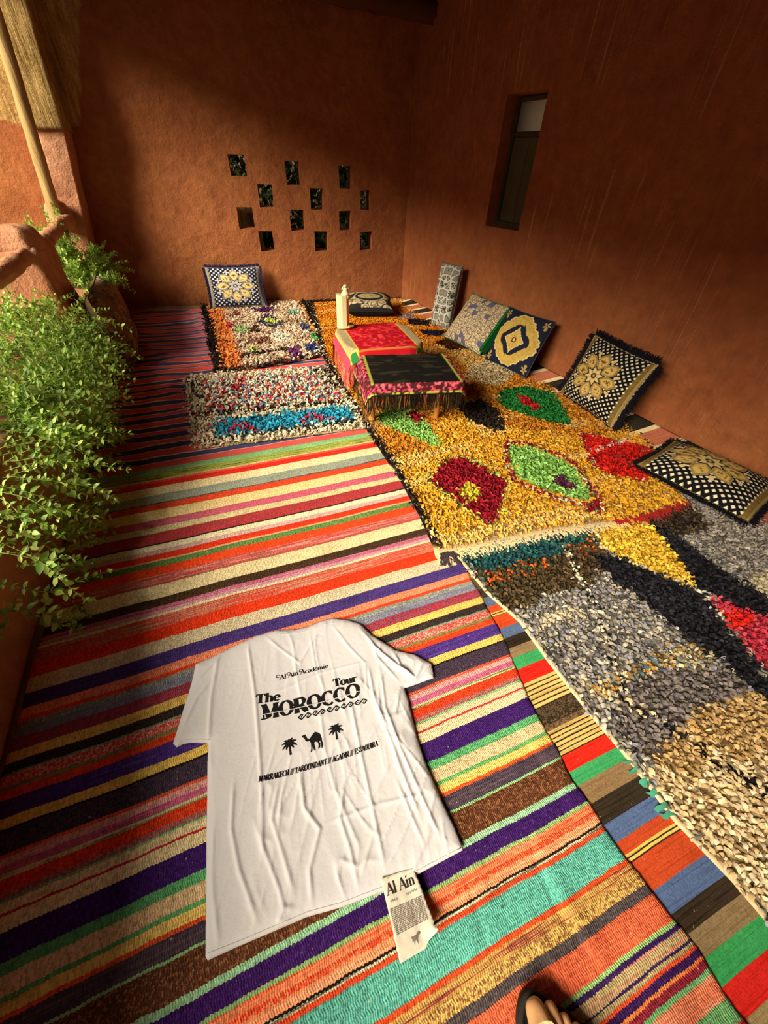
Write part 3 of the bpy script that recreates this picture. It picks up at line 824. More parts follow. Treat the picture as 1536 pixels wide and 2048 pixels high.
# --- yellow rug
YP = [(1.076,5.229),(0.977,4.42),(0.799,3.387),(0.76,2.593),(0.743,2.005),(0.739,1.513),(0.716,1.221),(0.683,0.993)] + [(0.911,0.972),(1.234,0.946),(1.689,0.854),(2.085,0.851),(2.284,1.115),(2.396,1.318),(2.509,1.626),(2.51,1.964),(2.497,2.508),(2.457,3.214),(2.337,3.802),(2.358,4.518),(2.294,5.1),(1.632,5.199)]
YP = inside_walls(YP)
YEL = ['#dc9a28', '#e4a62e', '#d08c20', '#e8b440', '#d8941f', '#c8841c', '#ecc060', '#e0a848']
def ybase(x, y, r):
    n = len(x)
    a = np.array([lin(c) for c in ['#dc9c1e', '#e4a624', '#d48e1a', '#d8a038', '#e2b454', '#c88616', '#d09638']])
    b_ = np.array([lin(c) for c in ['#c87c1e', '#d08420', '#b87016', '#d29030', '#c08034', '#b06a18']])
    c_ = np.array([lin(c) for c in ['#d87c18', '#e08418', '#cc7014', '#d88a24']])
    p = a[r.integers(0, len(a), n)]
    q = vn(x * 2.2, y * 1.6, 33) + (y - 1.6) * .55
    k = q > .55; p[k] = b_[r.integers(0, len(b_), k.sum())]
    k = (y + .35 * (vn(x * 3, y * 3, 35) - .5)) > 3.2; p[k] = c_[r.integers(0, len(c_), k.sum())]
    # paler rows
    k = vn(x * 3.3, y * 13, 37) > .70
    p[k] = p[k] * .6 + np.array(lin('#e8c878')) * .4
    return p
DRED = ['#8a1420', '#7a1018', '#981c28', '#6a0c14', '#a42430']
LGR = ['#86b850', '#78aa48', '#94c460', '#6a9a40', '#a0cc70']
DGR = ['#1e6a2c', '#2a7a38', '#185a24', '#34843c']
REDC = ['#d02418', '#dc3020', '#c01c14', '#b81818']
KB = ['#1c1612', '#28201a', '#141010', '#30241c']
WH = ['#dcc8a4', '#d0b890', '#7a1820']
ylay = [
 ([(1.445,2.196),(1.691,2.219),(1.711,1.987),(1.572,1.748),(1.466,1.89),(1.439,2.043)], KB + ['#3a3024']),
 ([(2.025,2.937),(2.359,2.942),(2.374,2.657),(1.964,2.36),(1.821,2.501),(1.846,2.701)], ['#c8b080', '#b89c6c', '#d0bc90']),
 ([(1.888,3.234),(2.225,3.072),(2.257,2.87),(1.901,2.796)], ['#d0a050', '#c89448', '#d8b068']),
 ([(1.954,4.172),(2.199,4.091),(2.084,3.885),(1.883,3.972)], ['#2c1a1c', '#3a2420', '#1c1214']),
 ([(1.924,3.808),(2.195,3.686),(2.046,3.536),(1.9,3.637)], ['#2a2234', '#1e1a28']),
 ([(1.907,3.395),(2.175,3.563),(2.213,3.142),(1.967,3.184)], ['#4a2214', '#5a2a18', '#3a1a10']),
 ([(1.893,4.342),(2.168,4.394),(2.031,4.153),(1.881,4.172)], ['#b89080', '#a88070']),
 ([(0.935,4.43),(1.353,4.324),(1.224,4.093),(0.975,4.158)], ['#d88a20']),
 ([(0.829,2.194),(0.988,2.316),(1.16,2.184),(1.141,2.009),(1.119,1.74),(1.073,1.732),(0.991,1.861),(0.914,2.001)], LGR),
 ([(1.049,2.182),(1.153,2.209),(1.163,2.087),(1.082,2.056)], DRED + ['#c02028']),
 ([(1.839,2.242),(1.987,2.325),(2.16,2.301),(2.297,2.137),(2.205,1.933),(2.084,1.691),(1.962,1.758),(1.865,1.907),(1.763,2.032)], DGR),
 ([(1.976,2.191),(2.043,2.144),(2.046,1.983),(1.966,1.937),(1.944,2.072)], ['#b01c20', '#c82828', '#901418']),
 (band([(1.523,1.655),(1.665,1.578),(1.768,1.342),(1.685,1.073),(1.586,0.917),(1.519,1.022),(1.41,1.168),(1.32,1.291),(1.378,1.446),(1.523,1.655)], .03), WH + DRED),
 ([(1.514,1.616),(1.637,1.551),(1.736,1.348),(1.667,1.079),(1.604,1.035),(1.528,1.07),(1.43,1.193),(1.358,1.311),(1.416,1.46)], LGR),
 ([(1.562,1.271),(1.624,1.26),(1.619,1.141),(1.567,1.114),(1.538,1.192)], ['#5a2a44', '#4a2038', '#6a3448']),
 ([(1.53,0.997),(1.646,1.02),(1.586,0.917),(1.543,0.94)], DRED + ['#7aa050']),
 (band([(2.061,1.602),(2.23,1.404),(2.361,1.288)], .03), WH + DRED),
 (band([(2.061,1.588),(1.942,1.397),(1.853,1.26),(2.04,1.059)], .03), WH + DRED),
 ([(2.058,1.576),(2.211,1.448),(2.361,1.288),(2.042,1.044),(1.89,1.17),(1.867,1.271),(1.957,1.421)], REDC),
 (band([(1.966,1.389),(2.182,1.42),(2.328,1.423)], .018), ['#dcc0a0', '#d0a890']),
 (band([(2.082,1.31),(2.085,1.208),(2.136,1.181)], .016), ['#3a4038', '#4a5048']),
 ([(0.854,1.45),(1.057,1.618),(1.187,1.608),(1.237,1.52),(1.301,1.311),(1.187,1.179),(1.004,1.009),(0.942,1.162),(0.897,1.344)], ['#a8b850', '#c8b048']),
 ([(0.878,1.456),(1.056,1.597),(1.176,1.59),(1.215,1.512),(1.285,1.302),(1.172,1.184),(1.002,1.027),(0.957,1.177),(0.918,1.35)], DRED),
 ([(0.978,1.316),(1.081,1.387),(1.095,1.276),(1.009,1.215)], ['#c8b428', '#b8a830', '#d8c440']),
 ([(1.005,5.245),(1.153,5.211),(0.841,3.375),(0.795,2.583),(0.783,2.005),(0.774,1.51),(0.744,1.212),(0.715,1.008),(0.67,0.998),(0.699,1.22),(0.726,1.517),(0.737,2.007),(0.778,3.393)], KB + KB + ['#c8b898']),
 ([(1.049,5.331),(2.322,5.197),(2.318,4.993),(1.575,5.019),(1.04,5.075)], KB),
 (band([(2.367,1.256),(2.492,1.61),(2.497,1.95),(2.476,2.481)], .03), ['#2a1a14', '#c88420', '#1a1412']),
]
t = thing('yellow_shag_rug', 'long shaggy mustard yellow rag rug with red and green diamonds under both tables', 'rug', (1.6, 3.0, 0))
yfun = painter(ybase, ylay)
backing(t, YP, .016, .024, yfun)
pile('pile', t, YP, .024, yfun, (.0118, .0105), .036, .0098, .014, 21, 0, spread=.45)
# flat woven end with its fringe
e = [(0.678,0.995),(0.908,0.966),(1.23,0.94),(1.689,0.854)] 
e2 = [(0.665,0.94),(0.888,0.914),(1.208,0.894),(1.664,0.824)]
V = []; F = []
for i in range(3):
    for q in range(8):
        f = q / 8
        for A in (e, e2): V.append((A[i][0] * (1 - f) + A[i + 1][0] * f, A[i][1] * (1 - f) + A[i + 1][1] * f, .030 if A is e else .026))
V += [(e[3][0], e[3][1], .030), (e2[3][0], e2[3][1], .026)]
for i in range(0, len(V) - 2, 2): F.append((i, i + 1, i + 3, i + 2))
me = mesh('woven_end', V, F)
o = obj('woven_end', me, simple('cream_woven_end', '#d6b880', 1, .2, 30, .7, 260, .004), t, True)
md = o.modifiers.new('s', 'SOLIDIFY'); md.thickness = .006; applied(o)
for i in range(3): fringe('fringe', t, e2[i + 1], e2[i], 70, .035, M_fr_cream, .026, .006, 40 + i, .0025, side=(-.1, -1))
r0 = [(1.604,0.853),(1.835,0.83),(2.096,0.847)]
M_red_thread = simple('red_fringe_yarn', '#a02420', 1, .25, 60, .4, 400)
for i in range(2): fringe('red_fringe', t, r0[i + 1], r0[i], 50, .05, M_red_thread, .03, .01, 50 + i, .004, side=(.15, -1), spread=.6)
tt = [(0.689,0.947),(0.747,0.938)]
fringe('corner_tassel', t, tt[1], tt[0], 26, .06, simple('dark_tassel_yarn', '#3a2e30', 1), .03, .01, 61, .004, side=(.2, -1), spread=.8)

# --- cream and orange rug by the back wall
MP = [(-0.131,5.262),(1.045,5.257),(0.939,4.269),(0.814,3.397),(0.41,3.301),(-0.107,3.261)]
MP = inside_walls(MP)
CRM = ['#dccca4', '#c8b48c', '#b89c78', '#e4d8b4', '#a88460', '#d8b49c', '#b08c68', '#d0a890', '#e0d0ac', '#c09078']
mc = [
 (band([(-0.009,5.233),(0.02,4.507),(0.043,3.248)], .17), ['#e07a30', '#e88838', '#d46a28', '#e8984c', '#d88a60']),
 (band([(-0.126,5.261),(-0.102,4.376),(-0.1,3.259)], .12), KB),
 (band([(1.009,5.265),(0.921,4.24),(0.85,3.674)], .10), ['#d89048', '#c88a58', '#2a1e18', '#e0b080']),
 (band([(1.055,5.303),(0.951,4.232)], .08), KB),
 (band([(0.114,3.548),(0.464,3.596),(0.644,3.597)], .06), KB + ['#3a2a22']),
 (band([(-0.098,3.289),(0.165,3.285),(0.781,3.406)], .07), KB + ['#5a3028', '#8a3430', '#c8b490']),
 ([(0.397,4.928),(0.631,4.996),(0.638,4.809),(0.435,4.801)], ['#4a2450', '#3a1c44']),
 ([(0.381,4.448),(0.527,4.701),(0.667,4.374),(0.501,4.217)], ['#2c2c50', '#343460', '#242444']),
 ([(0.457,4.481),(0.536,4.586),(0.62,4.404),(0.517,4.311)], ['#c8cc58', '#b8bc50', '#d8d878']),
 ([(0.279,4.275),(0.37,4.333),(0.374,4.125),(0.306,4.112)], ['#4a3020', '#3c281c']),
 ([(0.441,4.001),(0.559,4.122),(0.646,3.872),(0.517,3.766)], ['#e4dcc0', '#d8ccac']),
 ([(0.344,3.983),(0.443,4.015),(0.43,3.791),(0.253,3.813),(0.149,3.869)], ['#8a5a44', '#9a6a54', '#7a4c3c']),
 ([(0.819,3.944),(0.92,3.948),(0.9,3.774),(0.816,3.768)], ['#2a8a3c', '#34984a']),
 ([(0.696,3.663),(0.805,3.687),(0.805,3.5),(0.705,3.503)], ['#2c305c', '#38406c']),
 ([(0.527,3.579),(0.623,3.669),(0.622,3.415),(0.527,3.359)], ['#5a2458', '#6a3064']),
 ([(0.21,3.719),(0.271,3.781),(0.272,3.626),(0.215,3.617)], ['#a8b850', '#98a848']),
 ([(0.148,4.31),(0.25,4.364),(0.25,4.158),(0.166,4.12)], ['#90a868', '#a0b878']),
 ([(0.765,4.799),(0.881,4.811),(0.864,4.655),(0.762,4.642)], ['#88b090', '#78a884']),
 ([(0.068,4.495),(0.148,4.508),(0.136,4.281),(0.073,4.267)], ['#c83438', '#b02c34']),
 ([(0.799,4.306),(0.89,4.197),(0.828,4.066),(0.774,4.145)], ['#4a4a68', '#5a5a70']),
 ([(0.147,4.833),(0.253,4.845),(0.249,4.714),(0.162,4.717)], ['#8a3430', '#7a2c2c']),
 ([(0.631,4.526),(0.862,4.467),(0.806,4.338),(0.667,4.374)], ['#a88868', '#988060']),
]
t = thing('cream_shag_rug', 'cream shaggy rag rug with orange band and black edge, reaching the back wall', 'rug', (.4, 4.4, 0))
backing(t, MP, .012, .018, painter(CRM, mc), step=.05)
pile('pile', t, MP, .018, painter(CRM, mc), (.020, .017), .048, .015, .021, 31)

# --- cream and blue rug
BP = [(-0.327,3.238),(-0.218,3.254),(0.231,3.192),(0.761,3.132),(0.788,2.685),(0.769,2.104),(0.449,2.123),(0.083,2.156),(-0.297,2.188),(-0.309,2.697)]
bc = [
 ([(-0.206,3.125),(0.69,3.056),(0.739,2.526),(0.275,2.551),(-0.196,2.602)], ['#d8c8a4', '#e0d4b0', '#c8b48c', '#d8c8a4', '#c0283a', '#b82434', '#5098a8', '#4a90a8', '#e0d4b0', '#d8c8a4', '#2a2422', '#d0bc98', '#c84040', '#c8384a', '#e0d4b0', '#dccca8']),
 (band([(-0.311,2.603),(-0.025,2.548),(0.408,2.517),(0.725,2.481)], .035), KB),
 (band([(-0.312,2.541),(-0.031,2.492),(0.394,2.452),(0.724,2.417)], .03), ['#dccca8', '#d0bc98']),
 ([(-0.175,2.476),(0.256,2.444),(0.707,2.423),(0.722,2.223),(0.218,2.236),(-0.166,2.249)], ['#2a88a0', '#3498b0', '#207890', '#3aa0b4']),
 ([(-0.103,2.302),(-0.009,2.402),(0.106,2.273),(0.038,2.269),(-0.008,2.349),(-0.058,2.275)], ['#a83044', '#903040', '#c04050']),
 ([(0.348,2.274),(0.444,2.399),(0.578,2.255),(0.485,2.264),(0.443,2.341),(0.391,2.26)], ['#a83044', '#903040', '#c04050']),
 (band([(-0.173,2.222),(0.214,2.212),(0.721,2.188)], .03), KB + ['#dccca8']),
 ([(-0.32,3.236),(-0.219,3.245),(-0.195,2.817),(-0.294,2.807)], ['#d8c8a4', '#2a2422', '#c8b48c']),
 ([(0.62,3.109),(0.767,3.108),(0.788,2.685),(0.655,2.771)], ['#d8c8a4', '#2a2422', '#c8b48c', '#1c1816']),
]
t = thing('cream_shag_rug', 'cream shaggy rag rug with red flecks and a turquoise panel', 'rug', (.2, 2.7, 0))
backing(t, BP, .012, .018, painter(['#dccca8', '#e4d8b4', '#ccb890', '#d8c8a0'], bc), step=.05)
pile('pile', t, BP, .018, painter(['#dccca8', '#e4d8b4', '#ccb890', '#d8c8a0'], bc), (.018, .016), .042, .014, .020, 33)
fringe('fringe', t, [(0.766,2.098)][0], [(-0.298,2.182)][0], 170, .05, M_fr_cream, .018, .006, 71, .003, spread=.5)

# ------------------------------------------------------------------ white shirt with its printed back
SHO = [(-0.048,0.826),(-0.114,0.829),(-0.177,0.819),(-0.242,0.805),(-0.282,0.798),(-0.323,0.793),(-0.334,0.743),(-0.347,0.698),(-0.361,0.659),(-0.378,0.604),(-0.392,0.562),(-0.382,0.547),(-0.364,0.549),(-0.345,0.546),(-0.296,0.525),(-0.302,0.474),(-0.307,0.386),(-0.313,0.305),(-0.319,0.197),(-0.325,0.098),(-0.321,0.09),(-0.262,0.087),(-0.169,0.08),(-0.11,0.076),(-0.033,0.062),(0.061,0.052),(0.161,0.048),(0.28,0.047),(0.284,0.05),(0.284,0.093),(0.279,0.16),(0.277,0.242),(0.282,0.323),(0.303,0.433),(0.306,0.469),(0.349,0.467),(0.412,0.466),(0.42,0.485),(0.428,0.513),(0.387,0.565),(0.329,0.604),(0.314,0.628),(0.271,0.688),(0.248,0.745),(0.208,0.778),(0.157,0.804),(0.117,0.807),(0.066,0.801),(0.019,0.805)]
CRE = [  # pressed folds and pulled creases: points, height, width
 ([(-0.15,0.805),(-0.151,0.604),(-0.16,0.456),(-0.17,0.333),(-0.186,0.21)], .006, .010),
 ([(-0.246,0.8),(-0.28,0.653),(-0.293,0.535),(-0.293,0.429)], .005, .012),
 ([(0.099,0.765),(0.004,0.669),(-0.05,0.747),(-0.091,0.814)], .004, .008),
 ([(0.062,0.768),(0.051,0.633),(0.057,0.542)], .003, .007),
 ([(0.147,0.769),(0.18,0.662),(0.212,0.591),(0.181,0.479)], .004, .008),
 ([(-0.109,0.596),(0.059,0.611),(0.231,0.594)], .003, .007),
 ([(0.26,0.673),(0.258,0.593),(0.298,0.486)], .006, .009),
 ([(0.239,0.724),(0.273,0.607),(0.333,0.505)], .006, .010),
 ([(0.22,0.588),(0.2,0.471),(0.203,0.361),(0.202,0.264),(0.207,0.141)], .006, .010),
 ([(0.254,0.557),(0.222,0.43),(0.222,0.31),(0.229,0.203),(0.237,0.086)], .006, .009),
 ([(0.291,0.471),(0.246,0.405),(0.206,0.39)], .007, .009),
 ([(0.289,0.405),(0.226,0.397),(0.181,0.369)], .006, .008),
 ([(0.128,0.498),(0.114,0.38),(0.106,0.301),(0.097,0.206),(0.085,0.085)], .006, .010),
 ([(0.031,0.503),(0.016,0.389),(0.017,0.285),(0.04,0.142)], .004, .009),
 ([(-0.063,0.366),(-0.07,0.271),(-0.043,0.216),(-0.085,0.151),(-0.095,0.082)], .007, .010),
 ([(0.049,0.297),(0.011,0.217),(0.017,0.151),(0.014,0.066)], .006, .010),
 ([(-0.119,0.362),(-0.153,0.281),(-0.138,0.191),(-0.128,0.121)], .006, .010),
 ([(-0.235,0.406),(-0.252,0.297),(-0.242,0.212),(-0.211,0.102)], .006, .010),
 ([(-0.196,0.297),(-0.181,0.228),(-0.159,0.143),(-0.152,0.088)], .006, .009),
 ([(-0.292,0.334),(-0.305,0.218),(-0.296,0.096)], .005, .012),
 ([(-0.138,0.074),(-0.168,0.094),(-0.153,0.109),(-0.122,0.093)], .008, .010),
 ([(-0.029,0.221),(0.12,0.209),(0.243,0.185)], .004, .008),
 ([(0.18,0.247),(0.193,0.082)], .005, .009),
 ([(0.023,0.09),(0.067,0.142),(0.108,0.179)], .005, .008),
 ([(-0.344,0.71),(-0.281,0.757),(-0.23,0.795)], .005, .009),
 ([(-0.371,0.579),(-0.323,0.669),(-0.267,0.716)], .005, .011),
 ([(0.318,0.601),(0.321,0.541),(0.351,0.484),(0.398,0.522),(0.418,0.524)], .009, .010),
 ([(0.276,0.567),(0.33,0.519),(0.35,0.481)], .008, .008),
 ([(0.253,0.655),(0.318,0.533),(0.345,0.477)], .007, .008),
]
SHP = np.array(SHO)

def edge_dist(x, y, P, closed=True):
    d = np.full(np.shape(x), 9.)
    n = len(P)
    for i in range(n if closed else n - 1):
        ax, ay = P[i]; bx, by = P[(i + 1) % n]
        ex, ey = bx - ax, by - ay
        t = np.clip(((x - ax) * ex + (y - ay) * ey) / (ex * ex + ey * ey + 1e-12), 0, 1)
        d = np.minimum(d, np.hypot(x - ax - ex * t, y - ay - ey * t))
    return d

def z_shirt(x, y):
    x = np.asarray(x, float); y = np.asarray(y, float)
    # axis of the shirt points from hem to collar
    a, b_ = .17, .985
    u = x * b_ - y * a; v = x * a + y * b_
    wx = u + .05 * (fbm(x * 5, y * 5, 101, 2) - .4); wy = v + .05 * (fbm(x * 5 + 9, y * 5, 102, 2) - .4)
    def ridge(ang, f, g, sd, p):
        ca, sa = cos(ang), sin(ang)
        q = wx * ca + wy * sa; w_ = -wx * sa + wy * ca
        return (1 - np.abs(vn(q * f, w_ * g, sd) - .5) * 2) ** p * np.clip((vn(x * 6 + sd, y * 6, sd + 1) - .35) * 2.6, 0, 1)
    left = np.clip((u + .30) / .12, .18, 1)          # the smooth left panel
    hem = np.clip(.55 + (.75 - wy) * .8, .5, 1.15)
    h = ridge(.10, 24, 3.2, 103, 9) * .0062 + ridge(-.28, 22, 3.4, 111, 9) * .0058 + ridge(.55, 26, 5, 121, 9) * .0046 + ridge(-.75, 27, 5.5, 131, 9) * .0042 + ridge(.0, 48, 9, 141, 6) * .0022
    h = h * left * hem + .0045 * fbm(x * 4, y * 4, 106, 2) + .0016 * left * fbm(x * 22, y * 14, 108, 3)
    for P, hh, w in CRE:
        d = edge_dist(x, y, P, False)
        e = np.minimum(np.hypot(x - P[0][0], y - P[0][1]), np.hypot(x - P[-1][0], y - P[-1][1]))
        h = h + hh * .72 * np.exp(-(d / (w * .48)) ** 2) * np.clip(e / .04, .2, 1)
    ed = edge_dist(x, y, SHP)
    lift = 1 - np.exp(-ed / .012)
    return .0235 + .008 * lift + h * (.25 + .75 * lift)

V2, F2 = fillpoly(SHO, .0044)
Z = z_shirt(V2[:, 0], V2[:, 1])
shirt = thing('shirt', 'crumpled white short sleeved shirt with black printed back, spread on the striped rug', 'shirt', (float(V2[:, 0].mean()), float(V2[:, 1].mean()), .02))
k = NT('white_cotton')
co = k.coord()
c = k.mix(k.noise(co, 6, 4, .6).outputs[0], lin('#d4cec9'), lin('#c9c3be'))
c = k.mix(k.ramp(k.noise(co, 4.3, 3).outputs[0], [(.62, 0), (.8, .35)]), c, lin('#d8cc98'))
k.link(c, k.b.inputs['Base Color'])
k.link(k.bump(k.noise(co, 900, 2).outputs[0], .15, .0008, k.bump(k.noise(co, 60, 5, .6).outputs[0], .25, .004)), k.b.inputs['Normal'])
k.b.inputs['Sheen Weight'].default_value = .1
M_cotton = k.m
me = mesh('body', np.column_stack([V2, Z]), F2)
o = obj('body', me, M_cotton, shirt, True)
md = o.modifiers.new('s', 'SOLIDIFY'); md.thickness = .004; md.offset = -1; applied(o)

# ---- stroke lettering (a serif alphabet drawn with thick and thin strokes)
def arc(cx, cy, rx, ry, a0, a1, n=14): return [(cx + rx * cos(radians(a0 + (a1 - a0) * i / n)), cy + ry * sin(radians(a0 + (a1 - a0) * i / n))) for i in range(n + 1)]
SF = 'serif'
GL = {  # advance, strokes: (points, weight class: K thick, N thin, A by direction)
 'A': (.92, [([(.06, 0), (.45, 1)], 'N'), ([(.43, 1), (.84, 0)], 'K'), ([(.2, .33), (.68, .33)], 'N'), ([(-.04, .02), (.2, .02)], 'N'), ([(.66, .02), (.98, .02)], 'N')]),
 'C': (.88, [(arc(.47, .5, .38, .48, 48, 312), 'A'), ([(.74, .70), (.74, .98)], 'N')]),
 'D': (.95, [([(.2, 0), (.2, 1)], 'K'), (arc(.3, .5, .5, .48, -90, 90), 'A'), ([(0, .02), (.34, .02)], 'N'), ([(0, .98), (.34, .98)], 'N')]),
 'E': (.82, [([(.2, 0), (.2, 1)], 'K'), ([(0, .02), (.7, .02), (.74, .25)], 'N'), ([(0, .98), (.68, .98), (.7, .76)], 'N'), ([(.2, .52), (.52, .52)], 'N'), ([(.52, .4), (.52, .64)], 'N')]),
 'G': (.96, [(arc(.47, .5, .38, .48, 48, 330), 'A'), ([(.76, .70), (.76, .98)], 'N'), ([(.76, .02), (.76, .4)], 'K'), ([(.58, .4), (.92, .4)], 'N')]),
 'H': (1.02, [([(.2, 0), (.2, 1)], 'K'), ([(.8, 0), (.8, 1)], 'K'), ([(.2, .52), (.8, .52)], 'N'), ([(.02, .02), (.38, .02)], 'N'), ([(.02, .98), (.38, .98)], 'N'), ([(.62, .02), (.98, .02)], 'N'), ([(.62, .98), (.98, .98)], 'N')]),
 'I': (.46, [([(.22, 0), (.22, 1)], 'K'), ([(.02, .02), (.42, .02)], 'N'), ([(.02, .98), (.42, .98)], 'N')]),
 'K': (.96, [([(.2, 0), (.2, 1)], 'K'), ([(.22, .38), (.78, .98)], 'N'), ([(.4, .58), (.82, 0)], 'K'), ([(.02, .02), (.38, .02)], 'N'), ([(.02, .98), (.38, .98)], 'N'), ([(.62, .98), (.92, .98)], 'N'), ([(.68, .02), (.98, .02)], 'N')]),
 'M': (1.2, [([(.18, 0), (.18, 1)], 'N'), ([(.2, 1), (.56, .05)], 'K'), ([(.58, .05), (.96, 1)], 'N'), ([(.98, 0), (.98, 1)], 'K'), ([(.0, .02), (.36, .02)], 'N'), ([(.78, .02), (1.18, .02)], 'N'), ([(.02, .98), (.22, .98)], 'N'), ([(.94, .98), (1.18, .98)], 'N')]),
 'N': (1.0, [([(.18, 0), (.18, 1)], 'N'), ([(.18, 1), (.82, .02)], 'K'), ([(.82, 0), (.82, 1)], 'N'), ([(.02, .02), (.36, .02)], 'N'), ([(0, .98), (.2, .98)], 'N'), ([(.66, .98), (.98, .98)], 'N')]),
 'O': (.98, [(arc(.48, .5, .38, .48, 0, 360, 24), 'A')]),
 'R': (.95, [([(.2, 0), (.2, 1)], 'K'), ([(.2, .98), (.42, .98)] + arc(.46, .74, .26, .24, 90, -90) + [(.2, .5)], 'A'), ([(.46, .5), (.84, .02)], 'K'), ([(.02, .02), (.38, .02)], 'N'), ([(.02, .98), (.3, .98)], 'N'), ([(.76, .02), (.96, .02)], 'N')]),
 'S': (.74, [(arc(.36, .74, .25, .23, 40, 250, 10) + arc(.36, .27, .28, .25, 80, -145, 12), 'A'), ([(.58, .74), (.58, .98)], 'N'), ([(.08, .02), (.08, .28)], 'N')]),
 'T': (.86, [([(.42, 0), (.42, 1)], 'K'), ([(.03, .72), (.06, .97), (.78, .97), (.81, .72)], 'N'), ([(.22, .02), (.62, .02)], 'N')]),
 'U': (1.0, [([(.2, 1), (.2, .32)] + arc(.5, .32, .3, .3, 180, 360, 10) + [(.8, 1)], 'A'), ([(.2, 1), (.2, .3)], 'K'), ([(.02, .98), (.4, .98)], 'N'), ([(.64, .98), (.96, .98)], 'N')]),
 'l': (.4, [([(.18, 0), (.18, 1.02)], 'K'), ([(.02, .02), (.36, .02)], 'N'), ([(.02, 1.0), (.18, 1.0)], 'N')]),
 'i': (.4, [([(.18, 0), (.18, .64)], 'K'), ([(.02, .02), (.36, .02)], 'N'), ([(.02, .63), (.18, .63)], 'N'), ([(.18, .86), (.18, .98)], 'K')]),
 'n': (.72, [([(.16, 0), (.16, .64)], 'K'), (arc(.36, .4, .2, .24, 170, 0, 8) + [(.56, 0)], 'A'), ([(.56, .4), (.56, 0)], 'K'), ([(.0, .02), (.32, .02)], 'N'), ([(.42, .02), (.7, .02)], 'N'), ([(.02, .63), (.16, .63)], 'N')]),
 'm': (1.06, [([(.16, 0), (.16, .64)], 'K'), (arc(.34, .4, .18, .24, 170, 0, 8) + [(.52, 0)], 'A'), (arc(.7, .4, .18, .24, 170, 0, 8) + [(.88, 0)], 'A'), ([(.52, .4), (.52, 0)], 'K'), ([(.88, .4), (.88, 0)], 'K'), ([(.0, .02), (.3, .02)], 'N'), ([(.4, .02), (.64, .02)], 'N'), ([(.76, .02), (1.02, .02)], 'N'), ([(.02, .63), (.16, .63)], 'N')]),
 'c': (.6, [(arc(.32, .32, .25, .32, 55, 310), 'A')]),
 'a': (.66, [(arc(.3, .19, .2, .19, 0, 360, 14), 'A'), ([(.12, .54)] + arc(.3, .46, .2, .19, 130, 0, 8) + [(.5, .04), (.6, .02)], 'A'), ([(.5, .46), (.5, .05)], 'K')]),
 'd': (.7, [(arc(.3, .32, .23, .32, 0, 360, 16), 'A'), ([(.53, 1.0), (.53, 0)], 'K'), ([(.38, .99), (.53, .99)], 'N'), ([(.53, .02), (.68, .02)], 'N')]),
 'e': (.62, [([(.1, .36), (.55, .36)] + arc(.32, .33, .24, .31, 8, 318), 'A')]),
 'h': (.74, [([(.16, 0), (.16, 1.02)], 'K'), (arc(.37, .4, .21, .25, 170, 0, 8) + [(.58, 0)], 'A'), ([(.58, .4), (.58, 0)], 'K'), ([(.0, .02), (.32, .02)], 'N'), ([(.44, .02), (.72, .02)], 'N'), ([(.02, 1.0), (.16, 1.0)], 'N')]),
 'o': (.66, [(arc(.32, .32, .25, .32, 0, 360, 20), 'A')]),
 'u': (.74, [([(.16, .64), (.16, .22)] + arc(.36, .22, .2, .2, 180, 340, 8), 'A'), ([(.16, .64), (.16, .2)], 'K'), ([(.56, .64), (.56, 0)], 'K'), ([(.02, .63), (.18, .63)], 'N'), ([(.42, .63), (.58, .63)], 'N'), ([(.56, .02), (.7, .02)], 'N')]),
 'r': (.56, [([(.16, 0), (.16, .64)], 'K'), (arc(.38, .38, .22, .24, 165, 50, 6), 'A'), ([(.46, .52), (.5, .56)], 'K'), ([(.0, .02), (.34, .02)], 'N'), ([(.02, .63), (.16, .63)], 'N')]),
 '/': (.34, [([(.0, -.08), (.3, 1.02)], 'N')]), ' ': (.34, []),
}
def strokes_to_mesh(lines, name, zf, m, parent, off=.0015, seg=.0045):
    """lines: (points in metres, half width or list) -> flat ribbons that follow the cloth"""
    V = []; F = []
    for pts, hw in lines:
        P = [np.array(p, float) for p in pts]
        Q = [P[0]]; H = [hw[0] if hasattr(hw, '__len__') else hw]
        for i in range(1, len(P)):
            L = np.linalg.norm(P[i] - P[i - 1]); n = max(1, int(math.ceil(L / seg)))
            for j in range(1, n + 1):
                f = j / n
                Q.append(P[i - 1] * (1 - f) + P[i] * f)
                H.append((hw[i - 1] * (1 - f) + hw[i] * f) if hasattr(hw, '__len__') else hw)
        b = len(V)
        for i, q in enumerate(Q):
            t = Q[min(i + 1, len(Q) - 1)] - Q[max(i - 1, 0)]
            t = t / (np.linalg.norm(t) + 1e-9); s = np.array([-t[1], t[0]])
            for w in (-1, 0, 1): V.append(q + s * H[i] * w)
        for i in range(len(Q) - 1):
            a = b + 3 * i
            F += [(a, a + 3, a + 4, a + 1), (a + 1, a + 4, a + 5, a + 2)]
    V = np.array(V)
    z = zf(V[:, 0], V[:, 1]) + off
    return mesh(name, np.column_stack([V, z]), F, smooth=False)

